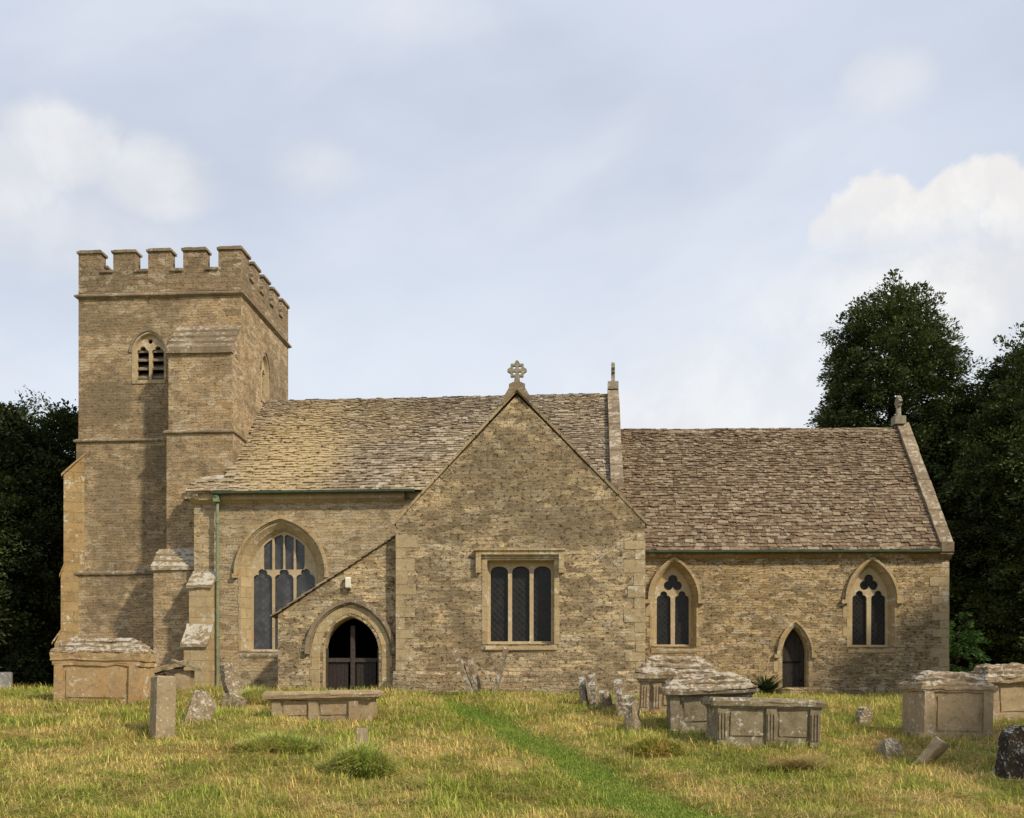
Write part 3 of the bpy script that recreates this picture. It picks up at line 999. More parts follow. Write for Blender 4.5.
nw = pointed_window(NF, wu0, wu1, wzb, wzs, wh, SPL, 0.26, holes, glass='glass_grey', sur=0.06, vary=0.03, sillmat='weathering')
hood_mould(NF, wu0, wu1, wzs, wh, SPL + 0.10, 0.085, 0.11, nw, drop=0.0, stop=0.05)

# nave corner buttress, two stages with lichened slopes
mb = MB()


def npx(x, y, v):
    return NF.px(x, y, v)


b0 = npx(189, 600, -0.45)[0]
b1 = npx(211, 600, -0.45)[0]
zt1, zt2 = npx(200, 573, -0.1)[1], npx(200, 587, -0.45)[1]
zm1, zm2 = npx(198, 626, -0.45)[1], npx(198, 646, -0.85)[1]
mb.prism_u([(0, ZB), (0, zt1), (-0.45, zt2), (-0.45, zm1), (-0.85, zm2), (-0.85, ZB)], b0, b1)
bt = part('buttress', mb, M['ashlar'], NF)
mb = MB()
mb.prism_u([(-0.003, zt1), (-0.003, zt1 + 0.07), (-0.51, zt2 + 0.05), (-0.51, zt2 - 0.03), (-0.452, zt2 + 0.002)], b0 - 0.05, b1 + 0.05)
part('weathering', mb, M['weathering'], NF, bt, cuts=2, rough=0.03, rs=5)
mb = MB()
mb.prism_u([(-0.448, zm1), (-0.44, zm1 + 0.07), (-0.92, zm2 + 0.06), (-0.92, zm2 - 0.03), (-0.853, zm2 + 0.002)], b0 - 0.07, b1 + 0.06)
part('weathering', mb, M['weathering'], NF, bt, cuts=2, rough=0.03, rs=5)

# nave east gable coping + finial
mb = MB()
ncu0, ncu1 = nave_uR - 0.30, nave_uR + 0.06
K = 7
for side in (-1, 1):
    for k in range(K):
        t0, t1 = k / K, (k + 1) / K - 0.012
        va, vb = RIDGE_V + side * (RIDGE_V + 0.3) * (1 - t0), RIDGE_V + side * (RIDGE_V + 0.3) * (1 - t1)
        za, zb2 = eave_z - 0.02 + (ridge_z - eave_z + 0.05) * t0, eave_z - 0.02 + (ridge_z - eave_z + 0.05) * t1
        dz = random.uniform(-0.015, 0.015)
        mb.prism_u([(va, za - 0.05), (vb, zb2 - 0.05), (vb, zb2 + 0.26 + dz), (va, za + 0.26 + dz)], ncu0, ncu1 + random.uniform(-0.015, 0.015))
part('coping', mb, M['coping'], NF)


def ring_cross(frame, u, v, z0, w, h, edge_on, block):
    """gable cross: block, tapered shaft, eight-lobed pierced head"""
    mb = MB()

    def put(poly, t, holes=()):
        m2 = MB()
        m2.prism_v(poly, -t / 2, t / 2, holes)
        for q in m2.v:
            pass
        vs = [((u + q[0], v + q[1], q[2]) if not edge_on else (u + q[1], v + q[0], q[2])) for q in m2.v]
        mb.add(vs, m2.f)
    bw, bh = block
    put([(-bw, z0 - 0.12), (bw, z0 - 0.12), (bw, z0 + bh), (bw * 0.55, z0 + bh + 0.03), (-bw * 0.55, z0 + bh + 0.03), (-bw, z0 + bh)], 0.34)
    rr = w / 2
    cz = z0 + h - rr
    put([(-0.085, z0 + bh + 0.02), (0.085, z0 + bh + 0.02), (0.05, cz - rr * 0.5), (-0.05, cz - rr * 0.5)], 0.12)
    pts = []
    for i in range(96):
        a = 2 * math.pi * i / 96
        l8 = abs(math.cos(4 * a))
        rad = rr * (0.74 + 0.26 * l8 ** 1.5) * (1.06 if abs(math.cos(2 * a)) > 0.7 else 0.95)
        pts.append((rad * math.cos(a), cz + rad * math.sin(a)))
    hl = []
    for k in range(4):
        a = math.pi / 4 + k * math.pi / 2
        c = (rr * 0.44 * math.cos(a), cz + rr * 0.44 * math.sin(a))
        hl.append([(c[0] + rr * 0.17 * math.cos(2 * math.pi * j / 12), c[1] + rr * 0.17 * math.sin(2 * math.pi * j / 12)) for j in range(12)])
    put(pts, 0.11, hl)
    return part('gable_cross', mb, M['finial'], frame)


ring_cross(NF, (ncu0 + ncu1) / 2, RIDGE_V, ridge_z + 0.30, 0.42, 0.78, True, (0.2, 0.12))

# ---- transept ----
tl, tez = TF.px(396, 523)
tr = TF.px(645, 523)[0]
tau, taz = TF.px(517, 391)
TD = 6.3
twu0, twz1 = TF.px(489, 562)
twu1, twz0 = TF.px(552.5, 643)
mb = MB()
mb.prism_v([(tl, ZB), (tr, ZB), (tr, tez), (tau, taz - 0.1), (tl, tez)], 0, 0.6, [[(twu0 - 0.05, twz0 - 0.03), (twu1 + 0.05, twz0 - 0.03), (twu1 + 0.05, twz1 + 0.05), (twu0 - 0.05, twz1 + 0.05)]])
mb.box((tl, 0.6, ZB), (tl + 0.6, TD, tez))
mb.box((tr - 0.6, 0.6, ZB), (tr, TD, tez))
part('transept_wall', mb, M['rubble'], TF)
# plinth with a sloped, lichened top
mb = MB()
pz = TF.px(516, 673)[1]
mb.prism_u([(0.003, ZB), (0.003, pz + 0.05), (-0.02, pz + 0.04), (-0.10, pz - 0.04), (-0.10, ZB)], tl - 0.07, tr + 0.07)
part('plinth', mb, M['rubble_base'], TF, cuts=1, rough=0.02, rs=3)
# roof of the transept: slates on both slopes, running back into the nave roof
mb = MB()
for side in (-1, 1):
    ue = tl - 0.06 if side < 0 else tr + 0.06
    ws = abs(tau - ue)
    rise = taz - tez + 0.04
    sv = Vector((-side * ws, 0, rise))
    slen = sv.length
    Sx = sv.normalized()
    Nx = Vector((side * Sx.z, 0, abs(Sx.x)))
    slates(mb, Vector((ue, 0.12, tez - 0.03)), Vector((0, 1, 0)), Sx, Nx, TD - 0.1, slen, 0.24, 0.14, 0.03, seed=9 + side)
    mb.add([(ue, 0.05, tez - 0.03), (ue, TD, tez - 0.03), (tau, TD, taz - 0.02), (tau, 0.05, taz - 0.02)], [(0, 1, 2, 3)])
part('transept_roof', mb, M['slate_nave'], TF, recalc=False)
# verge stones of the gable
mb = MB()
for side in (-1, 1):
    ue = tl - 0.05 if side < 0 else tr + 0.05
    K = 9
    for k in range(K):
        t0, t1 = k / K, (k + 1) / K - 0.006
        ua, ub = ue + (tau - ue) * t0, ue + (tau - ue) * t1
        za, zc2 = tez - 0.05 + (taz - tez + 0.04) * t0, tez - 0.05 + (taz - tez + 0.04) * t1
        j = random.uniform(-0.012, 0.012)
        mb.add([(ua, -0.025 + j, za), (ub, -0.025 + j, zc2), (ub, 0.42, zc2), (ua, 0.42, za), (ua, -0.04 + j, za + 0.085), (ub, -0.04 + j, zc2 + 0.085), (ub, 0.42, zc2 + 0.085), (ua, 0.42, za + 0.085)],
               [(0, 3, 2, 1), (4, 5, 6, 7), (0, 1, 5, 4), (1, 2, 6, 5), (2, 3, 7, 6), (3, 0, 4, 7)])
part('verge_coping', mb, M['quoin'], TF)
ring_cross(TF, tau, 0.16, taz + 0.08, 0.46, 0.70, False, (0.20, 0.10))
# saddle stone under the cross
mb = MB()
mb.prism_v([(tau - 0.36, taz - 0.35), (tau, taz + 0.02), (tau + 0.36, taz - 0.35), (tau + 0.34, taz - 0.18), (tau + 0.12, taz + 0.2), (tau - 0.12, taz + 0.2), (tau - 0.34, taz - 0.18)], -0.085, 0.36)
part('apex_stone', mb, M['coping'], TF)


def quoins(frame, u, s, z0, z1, v=0.0):
    """larger dressed stones at a wall corner, alternately long and short"""
    z, k = z0, 0
    out = MB()
    while z < z1 - 0.12:
        h = min(random.uniform(0.20, 0.34), z1 - z)
        L = random.uniform(0.42, 0.56) if k % 2 else random.uniform(0.20, 0.30)
        a, b = sorted((u + s * 0.004, u - s * L))
        out.box((a, v - 0.006 - 0.004 * (k % 3), z + 0.006), (b, v + 0.02, z + h - 0.006))
        z += h
        k += 1
    return part('quoins', out, M['quoin'], frame, cuts=1, rough=0.006)


quoins(TF, tl, -1, pz + 0.06, tez - 0.2)
quoins(TF, tr, 1, pz + 0.06, tez - 0.2)
# square-headed three-light window
mb = MB()
sz0 = twz0
ring = [(twu0 - 0.17, sz0 - 0.03), (twu0 - 0.17, twz1 + 0.16), (twu1 + 0.17, twz1 + 0.16), (twu1 + 0.17, sz0 - 0.03)]
inn = [(twu0 - 0.045, sz0 - 0.028), (twu0 - 0.045, twz1 + 0.045), (twu1 + 0.045, twz1 + 0.045), (twu1 + 0.045, sz0 - 0.028)]
mb.prism_v(ring, -0.012, 0.05, [inn])
in2 = [(twu0, sz0), (twu0, twz1), (twu1, twz1), (twu1, sz0)]
strip_between(mb, inn, -0.012, inn, 0.14)
strip_between(mb, inn, 0.14, in2, 0.24)
tw = part('window', mb, M['ashlar'], TF)
mb = MB()
lw = (twu1 - twu0 - 0.06 - 2 * 0.10) / 3
holes = []
for k in range(3):
    a = twu0 + 0.03 + k * (lw + 0.10)
    b = a + lw
    top = twz1 - 0.08
    holes.append([(a, sz0 + 0.05)] + [(a + lw / 2 - lw / 2 * math.cos(math.pi * i / 12), top - lw * 0.42 + lw * 0.42 * math.sin(math.pi * i / 12) ** 0.7) for i in range(13)] + [(b, sz0 + 0.05)])
mb.prism_v([(twu0 - 0.02, sz0), (twu0 - 0.02, twz1 + 0.02), (twu1 + 0.02, twz1 + 0.02), (twu1 + 0.02, sz0)], 0.24, 0.38, holes)
part('mullions', mb, M['ashlar_pale'], TF, tw)
mb = MB()
mb.prism_v(in2, 0.325, 0.34)
part('glass', mb, M['glass_dark'], TF, tw)
mb = MB()
mb.prism_u([(0.26, sz0 + 0.03), (-0.05, sz0 - 0.10), (-0.05, sz0 - 0.17), (-0.012, sz0 - 0.2), (0.26, sz0 - 0.2)], twu0 - 0.10, twu1 + 0.10)
part('sill', mb, M['ashlar'], TF, tw, cuts=1, rough=0.01)
hu0, hz1 = TF.px(476, 551)
hu1, hz0 = TF.px(564, 573)
mb = MB()
mb.prism_v([(hu0, hz0), (hu0, hz1), (hu1, hz1), (hu1, hz0), (hu1 - 0.13, hz0), (hu1 - 0.13, hz1 - 0.10), (hu0 + 0.13, hz1 - 0.10), (hu0 + 0.13, hz0)], -0.11, 0.005)
mb.prism_v([(hu0 - 0.02, hz1 - 0.0), (hu0 - 0.02, hz1 + 0.045), (hu1 + 0.02, hz1 + 0.045), (hu1 + 0.02, hz1 - 0.0)], -0.15, 0.004)
mb.prism_v([(hu0 + 0.13, hz1 - 0.101), (hu1 - 0.13, hz1 - 0.101), (hu1 - 0.13, hz1 - 0.18), (hu0 + 0.13, hz1 - 0.18)], -0.045, 0.004)
part('hood_mould', mb, M['ashlar'], TF, tw)

# ---- porch ----
PV = 0.22
pl, pz0 = TF.px(278, 614, PV)
pz1 = TF.px(397, 536, PV)[1]
du0, dzs = TF.px(323.5, 652, PV)
du1 = TF.px(378, 652, PV)[0]
dh = TF.px(351, 617, PV)[1] - dzs
mb = MB()
mb.prism_v([(pl, ZB), (tl - 0.003, ZB), (tl - 0.003, pz1), (pl, pz0)], PV, PV + 0.5, [arch_loop(du0, du1, ZB + 0.1, dzs, dh, 0.02)])
mb.prism_v([(pl, ZB), (pl + 0.45, ZB), (pl + 0.45, pz0 + 0.18), (pl, pz0)], PV + 0.5, 4.9)
part('porch_wall', mb, M['rubble'], TF)
mb = MB()
sv = Vector((tl - pl + 0.16, 0, (pz1 - pz0) * (tl - pl + 0.16) / (tl - pl)))
Sx = sv.normalized()
Nx = Vector((-Sx.z, 0, Sx.x))
e0 = Vector((pl - 0.16, PV - 0.10, pz0 - 0.16 * (pz1 - pz0) / (tl - pl) + 0.02))
slates(mb, e0, Vector((0, 1, 0)), Sx, Nx, 4.7, sv.length - 0.02, 0.24, 0.18, 0.0, seed=21)
q = 0.02
mb.add([tuple(e0 + Vector((0.05, 0.06, 0))), tuple(e0 + Vector((0.05, 4.7, 0))), tuple(e0 + sv + Vector((0, 4.7, 0))), tuple(e0 + sv + Vector((0, 0.06, 0)))], [(0, 1, 2, 3)])
part('porch_roof', mb, M['slate_nave'], TF, recalc=False)
mb = MB()
lp = arch_loop(du0, du1, ZB + 0.1, dzs, dh, 0.20)
mb.prism_v(jagged_surround(du0, du1, ZB + 0.1, dzs, dh, 0, 0.30, 0.05), PV - 0.012, PV + 0.03, [arch_loop(du0, du1, ZB + 0.11, dzs, dh, 0.10)])
la, lb = arch_loop(du0, du1, ZB + 0.11, dzs, dh, 0.10), arch_loop(du0, du1, ZB + 0.11, dzs, dh, 0.0)
strip_between(mb, la, PV - 0.012, lb, PV + 0.12)
strip_between(mb, lb, PV + 0.12, lb, PV + 0.52)
dr = part('doorway', mb, M['ashlar'], TF)
hood_mould(TF, du0, du1, dzs, dh, 0.36, 0.09, 0.11, dr, drop=0.05, stop=0.0, v=PV, mat=M['coping'])
# near-black sheet painting the porch's inner shade behind the gate, and the timber gate
mb = MB()
gzz = dzs + dh
gv = PV + 0.30
mb.box((du0 - 0.01, gv, ZB), (du0 + 0.06, gv + 0.06, dzs + 0.1))
mb.box((du1 - 0.06, gv, ZB), (du1 + 0.01, gv + 0.06, dzs + 0.1))
mc = (du0 + du1) / 2
gate_z = TF.px(351, 658, PV + 0.3)[1]
mb.box((mc - 0.055, gv - 0.01, ZB), (mc + 0.055, gv + 0.06, gzz - 0.2))
mb.box((du0 + 0.06, gv + 0.003, gate_z - 0.10), (mc - 0.055, gv + 0.05, gate_z))
mb.box((mc + 0.055, gv + 0.003, gate_z - 0.10), (du1 - 0.06, gv + 0.05, gate_z))
gate = part('gate', mb, M['oak_grey'], TF)
mb = MB()
k = 0
uu = du0 + 0.07
while uu < du1 - 0.1:
    if abs(uu + 0.05 - mc) > 0.11:
        mb.box((uu, gv + 0.052, ZB), (uu + 0.095, gv + 0.075, gate_z - 0.02))
    uu += 0.10
part('gate_boards', mb, M['oak'], TF, gate)
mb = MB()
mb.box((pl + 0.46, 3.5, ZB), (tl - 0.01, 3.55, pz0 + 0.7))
part('porch_shade_sheet', mb, M['void'], TF)  # near-black stand-in for the unlit porch interior
# small bulkhead lamp box over the porch door
lu, lz = TF.px(348, 583, PV - 0.1)
mb = MB()
mb.prism_u([(PV - 0.004, lz - 0.14), (PV - 0.004, lz + 0.15), (PV - 0.10, lz + 0.15), (PV - 0.13, lz + 0.11), (PV - 0.13, lz - 0.11), (PV - 0.08, lz - 0.14)], lu - 0.065, lu + 0.065)
lampo = part('wall_lamp', mb, M['lamp_white'], TF, bevel=0.012)
mb = MB()
mb.box((lu - 0.05, PV - 0.11, lz - 0.175), (lu + 0.05, PV - 0.005, lz - 0.142))
part('bracket', mb, M['oak'], TF, lampo)

# ---- chancel ----
cl = CF.px(600, 600)[0]
cr = CF.px(949, 600)[0]
cez = CF.px(800, 551)[1]
CRV = 3.35
crz = CF.px(760, 430, CRV)[1]
c1 = CF.px(657, 645.5) + CF.px(690, 590)
c2 = CF.px(853, 646) + CF.px(887.5, 590)


def chancel_measure(xa, xb, yb, ys, ya):
    u0, zb = CF.px(xa, yb, 0.1)
    u1, zs = CF.px(xb, ys, 0.1)
    za = CF.px((xa + xb) / 2, ya, 0.1)[1]
    return u0, u1, zb, zs, za - zs


cw = [chancel_measure(655.5, 691.5, 646, 600, 567), chancel_measure(852, 889, 646.5, 600, 567)]
pdu0, pdz = CF.px(783, 654)
pdu1 = CF.px(807, 654)[0]
pdh = CF.px(795, 627.5)[1] - pdz
CS = 0.13
mb = MB()
hol = [arch_loop(w[0], w[1], w[2] - 0.02, w[3], w[4], CS) for w in cw] + [arch_loop(pdu0, pdu1, ZB + 0.1, pdz, pdh, 0.02)]
mb.prism_v([(cl, ZB), (cr, ZB), (cr, cez - 0.03), (cl, cez - 0.03)], 0, 0.6, hol)
mb.prism_u([(0.6, ZB), (2 * CRV, ZB), (2 * CRV, cez), (CRV, crz - 0.05), (0.6, cez + 0.55)], cr - 0.6, cr)
mb.box((cl, 2 * CRV - 0.6, ZB), (cr - 0.6, 2 * CRV, cez))
part('chancel_wall', mb, M['rubble_chancel'], CF)
mb = MB()
zc = CF.px(800, 558.5)[1]
mb.prism_u([(-0.003, zc), (-0.06, zc + 0.05), (-0.11, zc + 0.09), (-0.11, cez - 0.02), (-0.003, cez - 0.02)], cl, cr - 0.02)
part('cornice', mb, M['ashlar_orange'], CF)
su = Vector((0, CRV + 0.22, crz - cez + 0.03))
S_ = su.normalized()
N_ = Vector((0, -S_.z, S_.y))
mb = MB()
cop_w = CF.px(949, 545)[0] - CF.px(937.5, 545)[0]
slates(mb, Vector((cl, -0.22, cez + 0.0)), Vector((1, 0, 0)), S_, N_, cr - cop_w + 0.03 - cl, su.length, 0.155, 0.08, 0.04, seed=33)
mb.add([(cl, -0.15, cez + 0.03), (cr - 0.3, -0.15, cez + 0.03), (cr - 0.3, CRV, crz - 0.06), (cl, CRV, crz - 0.06), (cl, 2 * CRV + 0.2, cez), (cr - 0.3, 2 * CRV + 0.2, cez)], [(0, 1, 2, 3), (3, 2, 5, 4)])
part('chancel_roof', mb, M['slate_chancel'], CF, recalc=False)
mb = MB()
u = CF.px(617, 430, CRV)[0]
while u < cr - 0.5:
    L = r.uniform(0.35, 0.6)
    L = min(L, cr - 0.4 - u)
    dz = r.uniform(-0.012, 0.012)
    mb.prism_u([(CRV - 0.17, crz - 0.15 + dz), (CRV - 0.15, crz - 0.08 + dz), (CRV, crz + 0.04 + dz), (CRV + 0.15, crz - 0.08 + dz), (CRV + 0.17, crz - 0.15 + dz)], u, u + L - 0.012)
    u += L
part('ridge_stones', mb, M['coping'], CF)
mb = MB()
K = 8
for side in (-1, 1):
    for k in range(K):
        t0, t1 = k / K, (k + 1) / K - 0.008
        va, vb = CRV + side * (CRV + 0.22) * (1 - t0), CRV + side * (CRV + 0.22) * (1 - t1)
        za, zb2 = cez - 0.02 + (crz - cez + 0.02) * t0, cez - 0.02 + (crz - cez + 0.02) * t1
        dz = random.uniform(-0.012, 0.012)
        mb.prism_u([(va, za - 0.10), (vb, zb2 - 0.10), (vb, zb2 + 0.24 + dz), (va, za + 0.24 + dz)], cr - cop_w, cr + 0.05 + random.uniform(-0.01, 0.01))
# kneeler stone
mb.prism_u([(-0.003, cez - 0.25), (-0.12, cez - 0.16), (-0.26, cez - 0.05), (-0.26, cez + 0.22), (-0.003, cez + 0.22)], cr - cop_w + 0.02, cr + 0.045)
part('coping', mb, M['coping'], CF)
ring_cross(CF, cr - cop_w * 0.5 - 0.1, CRV, crz + 0.26, 0.40, 0.80, True, (0.2, 0.12))
gutter(CF, CF.px(645, 550)[0], CF.px(937, 550)[0], cez - 0.045, -0.23)

for (u0, u1, zb, zs, h) in cw:
    lw = (u1 - u0 - 0.12 - 0.10) / 2
    a0, a1 = u0 + 0.05, u0 + 0.05 + lw
    b0_, b1_ = u1 - 0.05 - lw, u1 - 0.05
    zz = CF.px(673, 601, 0.2)[1]
    cx = (u0 + u1) / 2
    tz = CF.px(673, 583.5, 0.2)[1]
    hs = [cusped_light(a0, a1, zb + 0.05, zz + 0.03, 0.85), cusped_light(b0_, b1_, zb + 0.05, zz + 0.03, 0.85)]
    rr = 0.165
    tre = lobes([(cx, tz + rr * 0.72, rr * 0.82), (cx - rr * 0.78, tz - rr * 0.35, rr * 0.8), (cx + rr * 0.78, tz - rr * 0.35, rr * 0.8)], (cx, tz), 0, 2 * math.pi * 35 / 36, 35)
    hs.append(tre)
    w_ = pointed_window(CF, u0, u1, zb, zs, h, CS, 0.24, hs, sur=0.05, vary=0.10)
    hood_mould(CF, u0, u1, zs, h, CS + 0.04, 0.07, 0.10, w_, drop=0.0, stop=0.10)
# priest's door
mb = MB()
mb.prism_v(jagged_surround(pdu0, pdu1, ZB + 0.1, pdz, pdh, 0, 0.16, 0.14), -0.012, 0.03, [arch_loop(pdu0, pdu1, ZB + 0.11, pdz, pdh, 0.06)])
la, lb = arch_loop(pdu0, pdu1, ZB + 0.11, pdz, pdh, 0.06), arch_loop(pdu0, pdu1, ZB + 0.11, pdz, pdh, 0.0)
strip_between(mb, la, -0.012, lb, 0.08)
strip_between(mb, lb, 0.08, lb, 0.42)
pd = part('doorway', mb, M['ashlar'], CF)
hood_mould(CF, pdu0, pdu1, pdz, pdh, 0.12, 0.06, 0.08, pd, drop=0.0, stop=0.08)
mb = MB()
n = 5
for k in range(n):
    a = pdu0 + (pdu1 - pdu0) * k / n + 0.004
    b = pdu0 + (pdu1 - pdu0) * (k + 1) / n - 0.004
    zt = pdz + pdh
    mb.box((a, 0.30, ZB), (b, 0.34 + 0.004 * (k % 2), max(pdz + 0.05, min(zt, arch_z((a + b) / 2, pdu0, pdu1, pdz, pdh) + 0.05))))
mb.box((pdu0 - 0.05, 0.35, ZB), (pdu1 + 0.05, 0.37, pdz + pdh + 0.1))
dd = part('door', mb, M['oak'], CF)
for z in (pdz - 1.2, pdz - 0.25):
    mb = MB()
    mb.box((pdu0 + 0.02, 0.285, z), (pdu1 - 0.12, 0.30, z + 0.05))
    part('hinge', mb, M['void'], CF, dd)
mb = MB()
mb.tube([(pdu1 - 0.1, 0.30, pdz - 0.75), (pdu1 - 0.1, 0.255, pdz - 0.75)], [0.03, 0.025], 8)
part('door_handle', mb, M['void'], CF, dd)
# base course of the chancel
mb = MB()
bz = CF.px(900, 687)[1]
mb.prism_u([(0.003, ZB), (0.003, bz), (-0.06, bz - 0.07), (-0.06, ZB)], pdu1 + 0.45, cr + 0.05)
mb.prism_u([(0.003, ZB), (0.003, bz), (-0.06, bz - 0.07), (-0.06, ZB)], tr - 1.0, pdu0 - 0.45)
part('plinth', mb, M['rubble_chancel'], CF, cuts=1, rough=0.015, rs=3)

quoins(CF, cr, 1, bz + 0.02, cez - 0.32)
# ---- tower ----
TV = 1.62                # south face of the tower in the nave's frame
TVf = 0.78               # front of the stair buttress
tu0, tsz = NF.px(78.5, 297, TV)
tu1 = NF.px(241, 290, TV)[0]
tsz = NF.px(160, 295, TV)[1]
TDp = 5.15
z_s2 = NF.px(120, 441, TV)[1]      # middle string course
z_s1 = NF.px(120, 574, TV)[1]      # lower string course
# belfry window
bu0, bzb = NF.px(135, 380, TV)
bu1 = NF.px(163, 380, TV)[0]
bzs = NF.px(149, 352, TV)[1]
bh = NF.px(149, 334.5, TV)[1] - bzs
# east belfry window (in the v,z plane of the east face)
mb = MB()
mb.prism_v([(tu0, z_s2), (tu1, z_s2), (tu1, tsz), (tu0, tsz)], TV, TV + 0.7, [arch_loop(bu0, bu1, bzb, bzs, bh, 0.06)])
mb.box((tu0, TV + 0.7, z_s2), (tu0 + 0.7, TV + TDp, tsz))
mb.box((tu0 + 0.7, TV + TDp - 0.7, z_s2), (tu1, TV + TDp, tsz))
# east wall with its window opening: built in (v,z) and turned into u
ev0, ev1 = TV + 2.05, TV + 2.75
d1 = Vector(((267 - HX) / FPX, 1, (HY - 354) / FPX))
ezt = 0
m2 = MB()
ezb = bzb - 0.05
m2.prism_v([(TV + 0.7, z_s2), (TV + TDp - 0.7, z_s2), (TV + TDp - 0.7, tsz), (TV + 0.7, tsz)], 0, 0.7, [arch_loop(ev0, ev1, ezb, bzs, bh, 0.06)])
mb.add([(tu1 - q_[1], q_[0], q_[2]) for q_ in m2.v], m2.f)
a = 0.05
mb.box((tu0 - a, TV - a, z_s1), (tu1 + a, TV + TDp + a, z_s2))
a = 0.12
mb.box((tu0 - a, TV - a, ZB), (tu1 + a, TV + TDp + a, z_s1))
# stair buttress in the angle, three stages
su0 = NF.px(168.5, 400, TVf)[0]
su1 = tu1 + 0.0
wz1, wz2 = NF.px(205, 350, TVf)[1], NF.px(210, 328, TV)[1]
mb.prism_u([(TV, z_s2), (TV, wz2 - 0.03), (TVf, wz1 - 0.03), (TVf, z_s2)], su0, su1 - 0.003)
mb.box((su0 - 0.04, TVf - 0.05, z_s1 - 0.2), (su1 + 0.045, TV, z_s2 - 0.002))
lb0 = NF.px(153.5, 600, TVf - 0.55)[0]
lz1, lz2 = NF.px(175, 551, TVf - 0.1)[1], NF.px(175, 569, TVf - 0.55)[1]
mb.prism_u([(TV, ZB), (TV, lz1 - 0.02), (TVf - 0.052, lz1 - 0.02), (TVf - 0.55, lz2 - 0.02), (TVf - 0.55, ZB)], lb0, su1 + 0.05)
tower = part('tower', mb, M['rubble_tower'], NF)


def string_course(z, u0, u1, v0, v1, p, h, name='string_course'):
    mb = MB()

    def ring(o, z_):
        return [(u0 - o, v0 - o, z_), (u1 + o, v0 - o, z_), (u1 + o, v1 + o, z_), (u0 - o, v1 + o, z_)]
    a_, b_, c_, d_ = ring(0.004, z - h * 0.55), ring(p, z - h * 0.15), ring(p, z + h * 0.15), ring(0.004, z + h * 0.55)
    mb.add(a_ + b_ + c_ + d_, [(i + 4 * k, (i + 1) % 4 + 4 * k, (i + 1) % 4 + 4 * k + 4, i + 4 * k + 4) for k in range(3) for i in range(4)] + [(3, 2, 1, 0), (12, 13, 14, 15)])
    return part(name, mb, M['coping'], NF, tower, cuts=2, rough=0.012, rs=3)


string_course(tsz, tu0, tu1, TV, TV + TDp, 0.10, 0.16)
string_course(z_s2, tu0 - 0.03, tu1 + 0.03, TV - 0.03, TV + TDp + 0.03, 0.085, 0.14)
string_course(z_s2 + 0.02, su0 - 0.03, su1 + 0.02, TVf - 0.03, TV, 0.085, 0.14)
string_course(z_s1, tu0 - 0.09, tu1 + 0.05, TV - 0.09, TV + TDp + 0.09, 0.085, 0.17)
mb = MB()
n = 4
for k in range(n):     # stepped stone slabs of the weathering
    t0, t1 = k / n, (k + 1) / n
    va, vb = TVf + (TV - TVf) * t0 - 0.07, TVf + (TV - TVf) * t1
    za, zb2 = wz1 + (wz2 - wz1) * t0, wz1 + (wz2 - wz1) * t1
    mb.prism_u([(va, za - 0.02), (va, za + 0.09), (vb, zb2 + 0.07), (vb, zb2 - 0.02)], su0 - 0.05, su1 + 0.02)
mb.prism_u([(TVf - 0.08, wz1 - 0.10), (TVf - 0.08, wz1 - 0.025), (TVf + 0.1, wz1 - 0.025), (TVf + 0.1, wz1 - 0.10)], su0 - 0.06, su1 + 0.03)
part('weathering', mb, M['coping'], NF, tower, cuts=2, rough=0.014, rs=5)
mb = MB()
n = 3
for k in range(n):
    t0, t1 = k / n, (k + 1) / n
    va, vb = TVf - 0.55 + 0.5 * t0 - 0.06, TVf - 0.55 + 0.5 * t1
    za, zb2 = lz2 + (lz1 - lz2) * t0, lz2 + (lz1 - lz2) * t1
    mb.prism_u([(va, za - 0.04), (va, za + 0.09), (vb, zb2 + 0.08), (vb, zb2 - 0.04)], lb0 - 0.05, su1 + 0.03)
part('weathering', mb, M['weathering'], NF, tower, cuts=2, rough=0.025, rs=4)

# battlemented parapet
z_cr = NF.px(160, 269, TV)[1]
z_mt = NF.px(160, 248.5, TV)[1]
mb = MB()
cops = []
TH = 0.36
zp = tsz + 0.10


def parapet_side(fn, L, nm, ends=True):
    """fn(s, d, z) maps distance along, depth inward and height to local coords"""
    def bx(m, s0, s1, d0, d1, z0, z1):
        P = [fn(s0, d0, z0), fn(s1, d0, z0), fn(s1, d1, z0), fn(s0, d1, z0), fn(s0, d0, z1), fn(s1, d0, z1), fn(s1, d1, z1), fn(s0, d1, z1)]
        m.add(P, [(0, 3, 2, 1), (4, 5, 6, 7), (0, 1, 5, 4), (1, 2, 6, 5), (2, 3, 7, 6), (3, 0, 4, 7)])
    pitch = (L + 0.40) / nm
    gap = 0.40
    for k in range(nm):
        s0 = k * pitch
        s1 = s0 + pitch - gap
        bx(mb, max(s0, 0.0), min(s1, L), 0.0 if ends else 0.002, TH, zp, z_mt - 0.10)
        j = random.uniform(-0.015, 0.02)
        cop = MB()
        cops.append(cop)
        bx(cop, s0 - 0.045, s1 + 0.045, -0.05, TH + 0.05, z_mt - 0.098, z_mt - 0.03 + j)
        bx(cop, s0 + 0.01, s1 - 0.01, 0.02, TH - 0.02, z_mt - 0.03 + j, z_mt + 0.02 + j)
        if k < nm - 1:
            bx(mb, s1, s1 + gap, 0.003, TH - 0.003, zp, z_cr - 0.08)
            cop = MB()
            cops.append(cop)
            bx(cop, s1 + 0.003, s1 + gap - 0.003, -0.05, TH + 0.04, z_cr - 0.078, z_cr)


Lu = tu1 - tu0
parapet_side(lambda s, d, z: (tu0 + s, TV + d, z), Lu, 5)
parapet_side(lambda s, d, z: (tu0 + s, TV + TDp - d, z), Lu, 5)
Lv = TDp - 2 * TH


def east(s, d, z):
    return (tu1 - d, TV + TH + 0.003 + s * (Lv - 0.006) / Lv, z)


